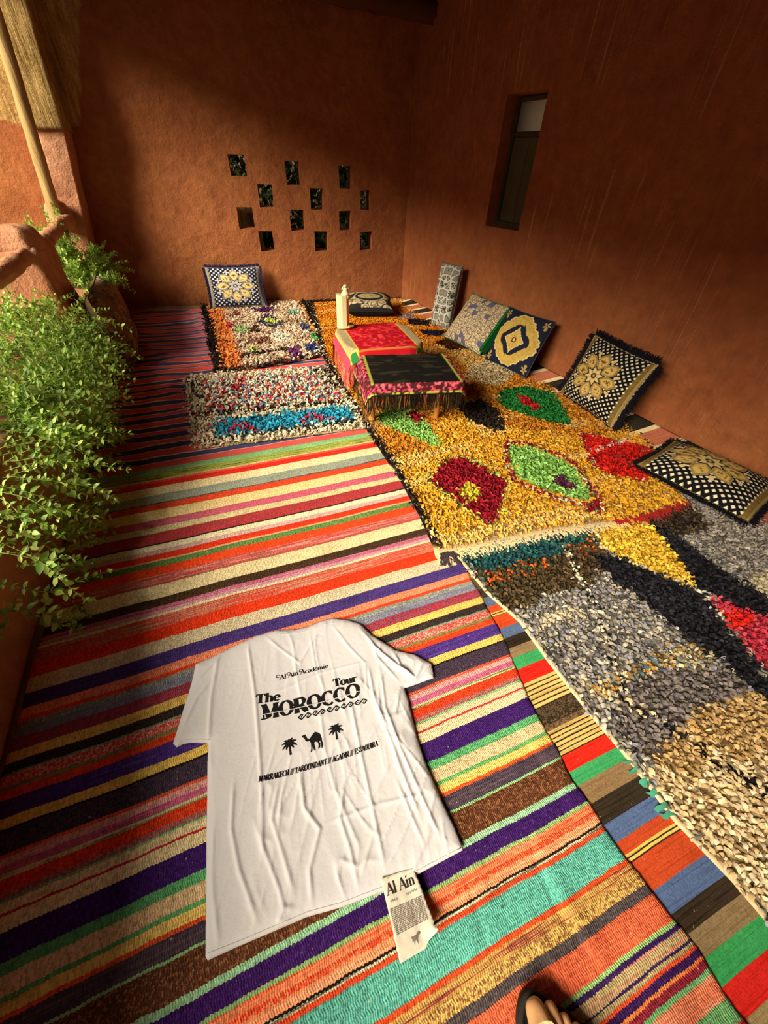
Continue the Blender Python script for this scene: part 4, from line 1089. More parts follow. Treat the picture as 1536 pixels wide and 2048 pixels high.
def layout(text, p0, p1, capH, K, N, slant=0, pmid=None, track=1.0):
    """text along the base line p0 -> p1 (floor points), stretched to fit it"""
    p0 = np.array(p0); p1 = np.array(p1)
    tot = sum(GL[c][0] for c in text) * track
    W_ = np.linalg.norm(p1 - p0); sx = W_ / tot
    ex = (p1 - p0) / W_; ey = np.array([-ex[1], ex[0]])
    out = []
    cx = 0
    bow = 0 if pmid is None else float(np.dot(np.array(pmid) - (p0 + p1) / 2, ey))
    for ch in text:
        adv, st = GL[ch]
        for pts, cl in st:
            P = []
            for x, y in pts:
                X = (cx + x) * sx + slant * y * capH; Y = y * capH
                f = X / W_
                P.append(p0 + ex * X + ey * (Y + bow * 4 * f * (1 - f)))
            if cl == 'A':
                w = []
                for i in range(len(pts)):
                    a, b = pts[max(i - 1, 0)], pts[min(i + 1, len(pts) - 1)]
                    dx, dy = abs(b[0] - a[0]), abs(b[1] - a[1])
                    q = dy / (dx + dy + 1e-9)
                    w.append((N + (K - N) * q ** 1.3) / 2)
                out.append((P, w))
            else:
                out.append((P, (K if cl == 'K' else N) / 2))
        cx += adv * track
    return out

def unit(p, q):
    d = np.array(q) - np.array(p); return np.linalg.norm(d)
M_ink = simple('black_print', '#16120f', .85, .15, 60, .1)
tx = []
def flush(name):
    if tx: obj(name, strokes_to_mesh(tx, name, z_shirt, M_ink, shirt), M_ink, shirt, True, label='black print')
    tx.clear()
b0 = [(-0.07,0.635),(0.089,0.619),(0.007,0.624)]
tx += layout('Al Ain Academie', b0[0], b0[1], .0145, .0028, .0011, .12)
ex = np.array(b0[1]) - np.array(b0[0]); ex /= np.linalg.norm(ex); ey = np.array([-ex[1], ex[0]])
for f in (.0, .215, .47):                      # swashes before the capitals
    c = np.array(b0[0]) + ex * f * unit(b0[0], b0[1]) + ey * .0125
    tx.append(([c + ex * (-.004 + .0055 * cos(a)) + ey * .0045 * sin(a) for a in np.linspace(.3, 5.4, 12)], .0009))
flush('line_print')
b1 = [(-0.153,0.586),(-0.08,0.57),(-0.148,0.613)]
tx += layout('The', b1[0], b1[1], .027, .0090, .0030)
flush('word_print')
b2 = [(0.089,0.551),(0.166,0.54),(0.092,0.58)]
tx += layout('Tour', b2[0], b2[1], .0245, .0082, .0028)
flush('word_print')
b3 = [(-0.144,0.532),(0.163,0.493),(0.001,0.508)]
mor = layout('MOROCCO', b3[0], b3[1], .0435, .0145, .0040, 0, b3[2])
tx += mor
flush('word_print')
bd_ = [(-0.04,0.499),(0.178,0.472),(0.069,0.482)]
L5 = unit(bd_[0], bd_[1]) / 5; ex = np.array(bd_[1]) - np.array(bd_[0]); ex /= np.linalg.norm(ex); ey = np.array([-ex[1], ex[0]])
for i in range(5):
    c = np.array(bd_[0]) + ex * L5 * (i + .5); sx_, sy_ = L5 * .44, .0135
    T = lambda x, y: c + ex * x * sx_ + ey * y * sy_
    tx.append(([T(-.28, .22), T(-.5, .55), T(-1, 0), T(-.5, -.55), T(.5, .55), T(1, 0), T(.5, -.55), T(.28, -.22)], .0017))
    for s in (-.52, .52): tx.append(([T(s - .07, 0), T(s + .07, 0)], .0017))
flush('border_print')
def palm(base, top, R):
    base, top = np.array(base), np.array(top)
    up = (top - base) / np.linalg.norm(top - base); rt = np.array([up[1], -up[0]])
    tx.append(([base, top], [.0026, .0020]))
    for a, l in ((95, .8), (60, .95), (130, .95), (25, 1.0), (160, 1.0), (-10, .95), (195, .95), (-38, .6), (218, .6)):
        P = []; 
        for q in np.linspace(0, 1, 7):
            x = cos(radians(a)) * l * q * R; y = sin(radians(a)) * l * q * R + .25 * R * q - .5 * R * q * q
            P.append(top + rt * x + up * y)
        tx.append((P, [.001, .0026, .0032, .0032, .0026, .0018, .0005]))
pb = [(-0.079,0.407),(-0.077,0.437),(0.056,0.398),(0.06,0.427)]
palm(pb[0], pb[1], .023); flush('palm_print'); palm(pb[2], pb[3], .023); flush('palm_print')
bw_ = [(-0.174,0.373),(0.163,0.34),(-0.008,0.35)]
tx += layout('MARRAKECH /// TAROUNDANT /// AGADIR /// ESSAOUIRA', bw_[0], bw_[1], .0138, .0028, .0013, .2, bw_[2])
flush('line_print')
# the gap that runs through the big word
gap = []
ex3 = np.array(b3[1]) - np.array(b3[0]); ex3 /= np.linalg.norm(ex3); ey3 = np.array([-ex3[1], ex3[0]])
bow = float(np.dot(np.array(b3[2]) - (np.array(b3[0]) + np.array(b3[1])) / 2, ey3)); W3 = unit(b3[0], b3[1])
gl = [np.array(b3[0]) + ex3 * W3 * f + ey3 * (.0145 + bow * 4 * f * (1 - f)) for f in np.linspace(0, 1, 30)]
obj('print_gap', strokes_to_mesh([(gl, .0011)], 'print_gap', z_shirt, M_cotton, shirt, .0019), M_cotton, shirt, True, label='white gap running through the big printed word')
camel = [(632,842),(640,832),(665,822),(680,845),(690,868),(710,870),(735,830),(765,793),(790,800),(820,815),(835,850),(838,880),(850,930),(848,955),(835,962),(832,920),(822,880),(810,895),(822,930),(818,955),(800,970),(808,930),(798,900),(775,890),(755,910),(765,945),(772,985),(760,985),(750,950),(738,915),(742,960),(738,995),(725,998),(732,960),(726,910),(712,885),(690,895),(672,885),(660,858)]
CP = [(-0.039,0.443),(-0.037,0.445),(-0.029,0.445),(-0.027,0.437),(-0.025,0.431),(-0.02,0.428),(-0.011,0.436),(-0,0.442),(0.006,0.438),(0.013,0.431),(0.015,0.42),(0.014,0.412),(0.014,0.399),(0.011,0.393),(0.008,0.392),(0.009,0.403),(0.009,0.414),(0.005,0.411),(0.006,0.402),(0.004,0.396),(-0.002,0.394),(0.002,0.403),(0.002,0.411),(-0.004,0.416),(-0.01,0.413),(-0.01,0.403),(-0.01,0.393),(-0.014,0.394),(-0.014,0.404),(-0.015,0.414),(-0.017,0.402),(-0.02,0.394),(-0.024,0.394),(-0.02,0.403),(-0.018,0.416),(-0.02,0.424),(-0.027,0.424),(-0.031,0.428),(-0.033,0.436)]
CV, CF = fillpoly(CP, .0035)
obj('camel_print', mesh('camel_print', np.column_stack([CV, z_shirt(CV[:, 0], CV[:, 1]) + .0015]), CF, smooth=False), M_ink, shirt, True, label='black printed camel silhouette')
# neckband and sleeve hem stitched edges
def edge_line(pts, r, name):
    P = []
    for i in range(len(pts) - 1):
        for j in range(8): P.append(np.array(pts[i]) * (1 - j / 8) + np.array(pts[i + 1]) * j / 8)
    P.append(np.array(pts[-1])); P = np.array(P)
    b = MB(); b.tube([(x, y, z + .0008) for (x, y), z in zip(P, z_shirt(P[:, 0], P[:, 1]))], r, 6, flat=.5)
    return obj(name, b.mesh(name, True), M_cotton, shirt, True)
edge_line([(-0.046,0.799),(0.015,0.783),(0.062,0.779),(0.114,0.784),(0.156,0.779)], .0016, 'neckband')
edge_line([(-0.321,0.1),(-0.259,0.094),(-0.166,0.087),(-0.107,0.083),(-0.031,0.069),(0.063,0.059),(0.163,0.054),(0.278,0.053)], .0012, 'hem')
edge_line([(-0.374,0.557),(-0.342,0.553),(-0.293,0.533)], .0012, 'sleeve_hem')
edge_line([(0.343,0.471),(0.41,0.503),(0.421,0.514)], .0012, 'sleeve_hem')

# ---- paper swing ticket
TG = [(0.069,0.073),(0.11,0.068),(0.151,0.062),(0.154,0.012),(0.156,-0.035),(0.151,-0.04),(0.159,-0.05),(0.132,-0.058),(0.121,-0.066),(0.06,-0.065),(0.065,-0.002)]
def z_tag(x, y):
    x = np.asarray(x, float); y = np.asarray(y, float)
    c = np.array(TG[6]); d = np.hypot(x - c[0], y - c[1])
    on = np.clip((y - .055) / .03, 0, 1)
    return .030 + .012 * on + .022 * np.exp(-(d / .022) ** 2) + .003 * (vn(x * 40, y * 25, 140) - .5) + .002 * (vn(x * 90, y * 60, 141) - .5)
TV, TF = fillpoly(TG, .005)
tk = thing('paper_ticket', 'crumpled cream paper ticket with two printed words at the hem of the shirt', 'ticket', (float(TV[:, 0].mean()), float(TV[:, 1].mean()), .03))
M_paper = simple('cream_paper', '#d4c8b0', .8, .08, 40, .1, 200)
o = obj('paper', mesh('paper', np.column_stack([TV, z_tag(TV[:, 0], TV[:, 1])]), TF), M_paper, tk, True)
md = o.modifiers.new('s', 'SOLIDIFY'); md.thickness = .0008; applied(o)
tl = []
q = [(0.073,0.04),(0.142,0.035),(0.073,0.033),(0.143,0.022)]
tl += layout('Al Ain', q[0], q[1], .0205, .0034, .0011)
lw = []
LL = [(0.069,0.017),(0.069,-0.024)]; LR = [(0.147,0.011),(0.146,-0.027)]
r_ = np.random.default_rng(5)
for i in range(15):
    f = i / 14
    a = np.array(LL[0]) * (1 - f) + np.array(LL[1]) * f; b_ = np.array(LR[0]) * (1 - f) + np.array(LR[1]) * f
    t0 = 0
    while t0 < 1:
        t1 = min(1, t0 + r_.uniform(.04, .13))
        lw.append(([a * (1 - t0) + b_ * t0, a * (1 - t1) + b_ * t1], .0007)); t0 = t1 + .025
sq = [(0.076,0.029),(0.094,0.027),(0.108,0.025),(0.114,0.026),(0.142,0.026)]
for i in (0, 2, 3):
    if i == 2: continue
    p, e_ = np.array(sq[i]), np.array(sq[i + 1])
    lw.append(([p + (e_ - p) * t_ + np.array([0, .0018 * sin(t_ * 26)]) for t_ in np.linspace(0, 1, 30)], .0005))
obj('print', strokes_to_mesh(tl, 'print', z_tag, M_ink, tk), simple('dark_grey_print', '#2c2620', .9, 0, bump=0), tk, True, label='two printed words in dark serif lettering')
M_lgrey = simple('pale_grey_print', '#7a7064', .9, 0, bump=0)
an = [(0.119,-0.037),(0.12,-0.041),(0.114,-0.043),(0.11,-0.048),(0.109,-0.055),(0.108,-0.05),(0.106,-0.046),(0.1,-0.053),(0.102,-0.046),(0.098,-0.048),(0.099,-0.042),(0.097,-0.039),(0.101,-0.04),(0.109,-0.04),(0.115,-0.037)]
AV, AF = fillpoly(an, .004)
me = strokes_to_mesh(lw, 'fine_print', z_tag, M_lgrey, tk)
obj('fine_print', me, M_lgrey, tk, True, label='rows of fine grey print')
obj('animal_print', mesh('animal_print', np.column_stack([AV, z_tag(AV[:, 0], AV[:, 1]) + .0009]), AF, smooth=False), M_lgrey, tk, True, label='small grey printed animal figure')

# ------------------------------------------------------------------ low tables with their cloths
M_legwood = simple('table_leg_wood', '#b87a34', .5, .25, 12, .2, 60, spec=.3, stretch=(1, 1, .15))
M_cloth = simple('table_cloth', None, .8, .12, 90, .35, 500, .002, spec=.12)
M_fringe = simple('cloth_fringe', None, .9, .15, 90, .3, 500, spec=.1)

def rrect(hx, hy, cut, n=4):
    """outline with clipped, rounded corners"""
    P = []
    for sx_, sy_, a0 in ((1, 1, 0), (-1, 1, 90), (-1, -1, 180), (1, -1, 270)):
        for i in range(n + 1):
            a = radians(a0 + 90 * i / n)
            P.append((sx_ * (hx - cut) + cut * cos(a), sy_ * (hy - cut) + cut * sin(a)))
    return P

def low_table(name, label, ctr, rotz, hx, hy, cut, top, legs, cloth_label, cl_cat, hxC, hyC, colf, fr_cols, fr_len, seed):
    t = thing(name, label, 'table', (ctr[0], ctr[1], .03), (0, 0, rotz))
    P = rrect(hx, hy, cut)
    b = MB()
    n = len(P)
    zt = top - .03 - .008
    V = [(x, y, zt - .022) for x, y in P] + [(x, y, zt) for x, y in P]
    b.add(V, [tuple(range(n))[::-1], tuple(range(n, 2 * n))] + [(i, (i + 1) % n, n + (i + 1) % n, n + i) for i in range(n)])
    me = b.mesh('tabletop')
    obj('tabletop', me, M_legwood, t)
    b = MB()
    for s in (-1, 1):
        b.box((-hx + .05, s * (hy - .05) - .012, zt - .075), (hx - .05, s * (hy - .05) + .012, zt - .022))
        b.box((s * (hx - .05) - .012, -hy + .06, zt - .0752), (s * (hx - .05) + .012, hy - .06, zt - .022))
    obj('apron', b.mesh('apron'), M_legwood, t)
    lm = None
    for lx, ly in legs:
        if lm is None:
            b = MB(); b.lathe([(.016, 0), (.018, .01), (.021, .10), (.023, zt - .03), (.023, zt - .022)], 14)
            lm = b.mesh('leg', True); lm.materials.append(M_legwood)
        o = obj('leg', lm, None, t); o.location = (lx, ly, 0)
    # the cloth
    c = thing(name.replace('table', 'tablecloth') if 'table' in name else 'tablecloth', cloth_label, cl_cat, (ctr[0], ctr[1], top - .008), (0, 0, rotz))
    N_ = 110
    u, v = np.meshgrid(np.linspace(-1, 1, N_), np.linspace(-1, 1, N_))
    X = u * hxC; Y = v * hyC
    PP = np.array(P)
    inside = inpoly(X, Y, P)
    # nearest outline point
    d = np.full(X.shape, 9.); qx = X.copy(); qy = Y.copy()
    for i in range(n):
        ax, ay = PP[i]; bx, by = PP[(i + 1) % n]
        ex_, ey_ = bx - ax, by - ay
        tt_ = np.clip(((X - ax) * ex_ + (Y - ay) * ey_) / (ex_ * ex_ + ey_ * ey_ + 1e-12), 0, 1)
        px, py = ax + ex_ * tt_, ay + ey_ * tt_
        dd = np.hypot(X - px, Y - py); k_ = dd < d
        d[k_] = dd[k_]; qx[k_] = px[k_]; qy[k_] = py[k_]
    d[inside] = 0; qx[inside] = X[inside]; qy[inside] = Y[inside]
    ox = (X - qx) / np.maximum(d, 1e-6); oy = (Y - qy) / np.maximum(d, 1e-6)
    ang = np.arctan2(qy, qx)
    fold = .5 + .5 * np.sin(ang * 9 + seed) * vn(ang * 3, ang * 0, seed)
    out = .006 * (1 - np.exp(-d / .01)) + d * (.10 + .22 * fold * np.clip(d / .1, 0, 1))
    zz = .004 - np.where(inside, 0, d * (.97 - .05 * fold)) + .0015 * (fbm(X * 30, Y * 30, seed, 2) - .4)
    zz = np.where(inside, zz + .0012 * np.sin(X * 60) * vn(X * 9, Y * 9, seed + 3), zz)
    PX = qx + ox * out; PY = qy + oy * out
    C = colf(X, Y, u, v)
    V = np.stack([PX, PY, zz], -1).reshape(-1, 3)
    o = obj('cloth', mesh('cloth', V, grid(N_, N_), C.reshape(-1, 3)), M_cloth, c)
    md = o.modifiers.new('s', 'SOLIDIFY'); md.thickness = .003; md.offset = 1; applied(o)
    # hanging fringe
    r = np.random.default_rng(seed)
    ring = [(0, i) for i in range(N_)] + [(i, N_ - 1) for i in range(1, N_)] + [(N_ - 1, i) for i in range(N_ - 2, -1, -1)] + [(i, 0) for i in range(N_ - 2, 0, -1)]
    V = []; F = []; CC = []
    floor_ = -(top - .008) + .052
    for (a, b_) in ring:
        for rep in range(2):
            p = np.array([PX[a, b_], PY[a, b_], zz[a, b_]])
            o_ = np.array([ox[a, b_], oy[a, b_], 0.]) if d[a, b_] > 1e-6 else np.zeros(3)
            tg = np.array([-o_[1], o_[0], 0.]) if abs(o_).sum() > 0 else np.array([1., 0, 0])
            p = p + tg * r.uniform(-.006, .006)
            l = fr_len * r.uniform(.8, 1.15); w = r.uniform(.0012, .0022)
            cc = lin(fr_cols[r.integers(len(fr_cols))])
            k0 = len(V); sw = tg * r.normal(0, .012) + o_ * r.uniform(-.004, .010)
            for q_ in (0, .35, .7, 1):
                x = p + np.array([0, 0, -l * q_]) + sw * q_ ** 1.5
                x[2] = max(x[2], floor_ + r.uniform(0, .006))
                V.append(x - tg * w); V.append(x + tg * w); CC += [cc, cc]
            F += [(k0, k0 + 1, k0 + 3, k0 + 2), (k0 + 2, k0 + 3, k0 + 5, k0 + 4), (k0 + 4, k0 + 5, k0 + 7, k0 + 6)]
    obj('fringe', mesh('fringe', V, F, np.array(CC)), M_fringe, c, kind='stuff')
    return t, c

A_ = lambda c: np.array(lin(c))
def col_red(X, Y, u, v):
    n = fbm(X * 44, Y * 44, 201, 3)
    C = np.where((n > .46)[..., None], A_('#d81c24'), A_('#b0101c'))
    C = np.where((n > .58)[..., None], A_('#e8484a'), C)
    eX = np.abs(X) - RHX; eY = np.abs(Y) - RHY               # past the table edge
    ol = A_('#a89468') * (.8 + .4 * vn(X * 120, Y * 120, 202))[..., None]
    side = eX > -.075
    C = np.where(side[..., None], A_('#e0c050'), C); C = np.where((eX > -.065)[..., None], ol, C); C = np.where((eX > .012)[..., None], A_('#e0c050'), C)
    fr_ = eY > -.006
    C = np.where(fr_[..., None], A_('#c87838'), C); C = np.where((eY > .006)[..., None], A_('#d01c24'), C)
    cor = (eX > -.065) & (eY > -.02)
    C = np.where(cor[..., None], A_('#e0c050'), C); C = np.where(((eX > -.055) & (eX < .01) & (eY > -.01))[..., None], A_('#2c7a3c'), C)
    C = np.where((eX > .025)[..., None], A_('#d0404c'), C)
    return C
def col_black(X, Y, u, v):
    n = fbm(X * 8, Y * 34, 211, 3)
    C = np.where((n > .52)[..., None], A_('#302a1e'), A_('#16140e'))
    eX = np.abs(X) - FHX; eY = np.abs(Y) - FHY
    p = fbm(X * 75 + 5, Y * 75, 212, 2)
    red = np.where((p > .42)[..., None], A_('#c8384a'), A_('#4a1c20')); red = np.where((p > .50)[..., None], A_('#dc6c70'), red)
    yg = np.where((vn(X * 90 + Y * 60, Y * 90, 213) > .45)[..., None], A_('#b4b440'), A_('#2a2a18'))
    k1 = (eX > -.028) | (eY > -.004)
    C = np.where(k1[..., None], red, C)
    C = np.where(((eX > -.034) & (eX < -.020) & (eY < 0))[..., None], A_('#a0a83c'), C)
    e2 = np.minimum(FHX + .125 - np.abs(X), FHY + .07 - np.abs(Y))
    C = np.where((e2 < .022)[..., None], yg, C)
    C = np.where((e2 < .010)[..., None], A_('#1e1a14'), C)
    return C
RT = [(0.782,2.516),(1.363,2.577),(1.399,3),(0.839,3.158)]
FT = [(0.774,2.057),(1.337,1.931),(1.444,2.386),(0.82,2.524)]
def frame(Q):
    Q = [np.array(q) for q in Q]; c = sum(Q) / 4
    ex = (Q[1] - Q[0] + Q[2] - Q[3]) / 2; ey = (Q[3] - Q[0] + Q[2] - Q[1]) / 2
    return c, math.atan2(ex[1], ex[0]), np.linalg.norm(ex) / 2, np.linalg.norm(ey) / 2
c_, a_, hx, hy = frame(RT)
RHX, RHY = hx, hy
low_table('low_table', 'low octagonal wooden table with a red brocade cloth, behind the near table', c_, a_, hx, hy, .13, .35, [(-hx + .1, -hy + .1), (hx - .1, -hy + .1), (-hx + .1, hy - .1), (hx - .1, hy - .1)],
          'red brocade cloth with olive borders and pink fringe on the rear low table', 'tablecloth', hx + .10, hy + .06, col_red, ['#c83a48', '#d85a5c', '#b82c3c', '#d86a60', '#c8a848', '#d04a50'], .12, 5)
c_, a_, hx, hy = frame(FT); FHX, FHY = hx, hy
low_table('low_table', 'low wooden table with round legs under a black fringed cloth, the nearer of the two', c_, a_, hx, hy, .045, .33, [(-hx + .05, -hy + .13), (hx - .13, -hy + .1), (-hx + .05, hy - .1), (hx - .13, hy - .1)],
          'black cloth with red patterned border and dark fringe on the near low table', 'tablecloth', hx + .125, hy + .07, col_black, ['#1c1812', '#241c14', '#141210', '#1c1812', '#241c14', '#1a1410', '#a8562c', '#30281c', '#6a5a28'], .085, 9)

# ---- cream vessel on the rear table
vx, vy = [(0.897,3.028)][0]
VS = thing('cream_holder', 'tall cream plastic holder with a fluted column and scroll top on the red cloth', 'holder', (vx, vy, .357))
M_cream = simple('cream_plastic', '#e8dca4', .45, .05, 20, .08, 120, spec=.35)
M_yel = simple('pale_yellow_plastic', '#e6cf6c', .45, .06, 20, .08, 120, spec=.35)
b = MB()
V = []
prof = [(-.050, .01), (-.048, -.028), (-.02, -.042), (.012, -.044), (.014, -.03), (-.012, .03), (-.035, .035)]
for z in (0, .012, .20, .215, .222):
    for x, y in prof: V.append((x * (1.04 if z < .01 else 1), y, z + (0 if z < .2 else -x * .12)))
n = len(prof); F = [tuple(range(n))[::-1], tuple(range(4 * n, 5 * n))]
for i in range(4):
    for k_ in range(n): F.append((i * n + k_, i * n + (k_ + 1) % n, (i + 1) * n + (k_ + 1) % n, (i + 1) * n + k_))
b.add(V, F)
me = b.mesh('curved_panel', False); obj('curved_panel', me, M_cream, VS)
b = MB(); b.lathe([(.036, 0), (.037, .008), (.034, .014), (.020, .022), (.018, .03), (.017, .18), (.020, .195), (.028, .205), (.029, .215), (.024, .222)], 28, flute=.05, nf=9)
o = obj('fluted_column', b.mesh('fluted_column', True), M_yel, VS); o.location = (.022, -.012, 0)
b = MB(); b.lathe([(.024, .218), (.030, .226), (.030, .236), (.022, .242), (.018, .25), (.02, .262), (.014, .268)], 24)
for s in (-1, 1):
    b.tube([(s * (.012 + .012 * cos(a)), 0, .262 + .010 * sin(a)) for a in np.linspace(-.5, 5, 12)], .006, 8)
b.lathe([(.0, .27), (.013, .272), (.014, .282), (.006, .288)], 16)
o = obj('scroll_top', b.mesh('scroll_top', True), M_cream, VS); o.location = (.016, -.010, 0)
b = MB(); b.lathe([(.04, 0), (.042, .004), (.042, .012), (.036, .016)], 24)
o = obj('base_disc', b.mesh('base_disc', True), simple('tan_plastic', '#b89a6a', .5), VS); o.location = (.045, .006, 0)

# ------------------------------------------------------------------ cushions
M_print = simple('woven_cushion_cover', None, .9, .10, 120, .35, 700, .0015, spec=.12)
M_fuzz = simple('black_cushion_fringe', '#15121a', 1, .3, 90, .5, 300)
M_navyfuzz = simple('navy_cushion_fringe', '#2a2440', 1, .3, 90, .5, 300)

def cushion(name, label, cat, w, h, t, colf, back, Mx, N_=150, pinch=.06, fuzz=None, fr=.03, group=None, pw=2.4, slump=0, seed=0, border=None):
    """w wide (x), h tall (z), t thick (y, front = -y); origin at the middle of the lower edge"""
    c = thing(name, label, cat, mat=Mx, group=group)
    u, v = np.meshgrid(np.linspace(-1, 1, N_), np.linspace(-1, 1, N_))
    def shape(u, v, s):
        th = t / 2 * (np.clip(1 - np.abs(u) ** pw, 0, 1) * np.clip(1 - np.abs(v) ** pw, 0, 1)) ** .55
        th = th * (1 + slump * (-v) * .5)
        x = u * w / 2 * (1 - pinch * (1 - v * v)); z = v * h / 2 * (1 - pinch * (1 - u * u)) + h / 2
        wr = .006 * (fbm(u * 3 + seed, v * 3, 300 + seed, 3) - .45) * (1 - np.maximum(np.abs(u), np.abs(v)) ** 6)
        return np.stack([x, s * (th + wr * (1 if s < 0 else .5)), z], -1).reshape(-1, 3)
    C = colf(u, v).reshape(-1, 3)
    Vf = shape(u, v, -1)
    me = mesh('front', Vf, grid(N_, N_), C)
    obj('front', me, M_print, c)
    nb = 30
    ub, vb = np.meshgrid(np.linspace(-1, 1, nb), np.linspace(-1, 1, nb))
    me = mesh('back', shape(ub, vb, 1), grid(nb, nb)[:, ::-1], np.tile(np.array(lin(back)), (nb * nb, 1)))
    obj('back', me, M_print, c)
    # edge points in order
    e = []
    m = 60
    for i in range(m): e.append((-1 + 2 * i / m, -1))
    for i in range(m): e.append((1, -1 + 2 * i / m))
    for i in range(m): e.append((1 - 2 * i / m, 1))
    for i in range(m): e.append((-1, 1 - 2 * i / m))
    eu = np.array([q[0] for q in e]); ev = np.array([q[1] for q in e])
    E3 = shape(eu, ev, -1)
    b = MB()
    pts = [tuple(p) for p in E3] + [tuple(E3[0])]
    b.tube(pts, .0045, 6)
    obj('piping', b.mesh('piping', True), simple('piping_cord', border or back, .9, .2, 90), c)
    if fuzz is not None:
        r = np.random.default_rng(seed + 5)
        V = []; F = []
        for i in range(len(E3)):
            p = E3[i]; q = E3[(i + 1) % len(E3)]
            tg = (q - p); L = np.linalg.norm(tg); tg = tg / (L + 1e-9)
            o_ = np.array([tg[2], 0, -tg[0]])
            if fr_sides is not None and not fr_sides(eu[i], ev[i]): continue
            for j in range(7):
                s0_ = p + tg * L * r.uniform(0, 1) + np.array([0, r.uniform(-.006, .006), 0])
                d = o_ + tg * r.normal(0, .28) + np.array([0, r.normal(0, .28), 0]); d /= np.linalg.norm(d)
                l = fr * r.uniform(.7, 1.2); wd = np.cross(d, [0, 1, 0]); wd = wd / (np.linalg.norm(wd) + 1e-9) * .0022
                k0 = len(V)
                for f_ in (0, .6, 1.0):
                    x = s0_ + d * l * f_; x = x + np.array([0, r.normal(0, .001), 0])
                    V += [x - wd, x + wd]
                F += [(k0, k0 + 1, k0 + 3, k0 + 2), (k0 + 2, k0 + 3, k0 + 5, k0 + 4)]
        obj('fringe', mesh('fringe', V, F), fuzz, c, kind='stuff')
    return c
fr_sides = None

def place(bl, br, tmid, z0=.0):
    """matrix from the lower left and right corners and the middle of the upper edge"""
    bl, br, tm = Vector(bl), Vector(br), Vector(tmid)
    o = (bl + br) / 2
    x = (br - bl).normalized()
    z = (tm - o); z = (z - x * z.dot(x)).normalized()
    y = z.cross(x)
    M_ = Matrix((x, y, z)).transposed().to_4x4(); M_.translation = o
    return M_

def sel(C, k, c): return np.where(k[..., None], np.array(lin(c)) if isinstance(c, str) else c, C)

def flower(base, dot, petal, inner, star, rim, cx=0, cy=0, R=.80, ndot=8.5, lr=.84, tb=.96, asp=1.0, edge='#8a7444'):
    def f(u, v):
        C = np.tile(np.array(lin(base)), u.shape + (1,))
        a = (u * asp + v) * ndot; b_ = (u * asp - v) * ndot
        fa = a - np.floor(a) - .5; fb = b_ - np.floor(b_) - .5
        C = sel(C, (np.abs(fa) < .24) & (np.abs(fb) < .24), dot)
        # side borders with a toothed inner edge
        tooth = .035 * np.abs(((v * ndot * 1.0) % 1) - .5) * 2
        n = vn(u * 60, v * 60, 401)
        k = np.abs(u) > lr + tooth - .03
        C = np.where(k[..., None], np.array(lin(rim)) * (.55 + .6 * n)[..., None], C)
        C = sel(C, np.abs(u) > .955, '#b8a070' if edge is None else edge)
        C = sel(C, (np.abs(v) > tb), rim)
        x = (u - cx) * asp / R; y = (v - cy) / R
        r = np.hypot(x, y); th = np.arctan2(y, x)
        # little arrow motifs between the petals
        for k_ in range(8):
            q = k_ * pi / 4 + pi / 8
            rr = x * cos(q) + y * sin(q); tt = -x * sin(q) + y * cos(q)
            C = sel(C, (rr > .80) & (rr < 1.0) & (np.abs(tt) < .03 + .16 * np.abs(np.sin((rr - .78) * 13)) * (rr - .74)), star)
        for k_ in range(8):
            q = k_ * pi / 4
            rr = x * cos(q) + y * sin(q); tt = np.abs(-x * sin(q) + y * cos(q))
            def hexa(s): return (tt < .235 * s) & (tt < (rr - .63 + .42 * s) * .72) & (tt < (.63 + .40 * s - rr) * .95)
            C = sel(C, hexa(1.0), edge if edge else rim)
            C = sel(C, hexa(.84), '#3a2c18')
            C = sel(C, hexa(.80), petal)
            C = sel(C, hexa(.66), inner)
            mot = fbm(x * 14, y * 14, 405 + k_, 2)
            C = sel(C, hexa(.46) & (mot > .40), '#8a6a30')
            C = sel(C, hexa(.46) & (mot > .52), '#6a4c20')
        for k_ in range(8):
            q = k_ * pi / 4 + pi / 8
            rr = x * cos(q) + y * sin(q); tt = np.abs(-x * sin(q) + y * cos(q))
            pet = lambda s: (rr > 0) & (tt < rr * .40 * s) & (tt < (.42 * s - rr) * .50)
            C = sel(C, pet(1.12), '#1c140c'); C = sel(C, pet(.92), star)
        C = sel(C, r < .115, '#2a1e10'); C = sel(C, r < .075, rim); C = sel(C, r < .03, star)
        return C * (.86 + .28 * vn(u * 90, v * 90, 409))[..., None]
    return f

fl_gold = flower('#14100e', '#e4d8b8', '#b8934c', '#d0aa5c', '#d8bc78', '#80652f', cx=-.12, cy=.02, R=.74, ndot=6.5, lr=.86, tb=1.1, edge='#a08650')
fl_navy = flower('#1c1a30', '#d8d4cc', '#c0a468', '#d8c080', '#b4aca8', '#8a8068', R=.86, ndot=5.0, lr=.90, asp=1.12, edge='#8e8672')
Vv = Vector
cushion('cushion', 'navy cushion with white dots and a pale flower, propped against the back wall', 'cushion', .57, .40, .13, fl_navy, '#22203a',
        place((.0, 5.05, .035), (.545, 5.01, .035), (.30, 5.20, .39)), 150, .05, M_navyfuzz, .028, 'flower cushions', border='#8e8672', seed=1)
cushion('cushion', 'black and gold flower cushion with black fringe propped upright against the right wall', 'cushion', .56, .43, .15, fl_gold, '#15121a',
        place((2.345, 2.10, .04), (2.305, 1.57, .04), (2.435, 1.825, .40)), 190, .05, M_fuzz, .045, 'flower cushions', border='#b09a68', seed=2, slump=.4)
cushion('cushion', 'black and gold flower cushion lying almost flat by the right wall, nearest the camera', 'cushion', 0.56, .41, .17, fl_gold, '#15121a',
        place((2.035, 1.13, .085), (2.16, .59, .085), (2.42, .94, .105)), 190, .04, M_fuzz, .03, 'flower cushions', border='#6a5a38', seed=3)

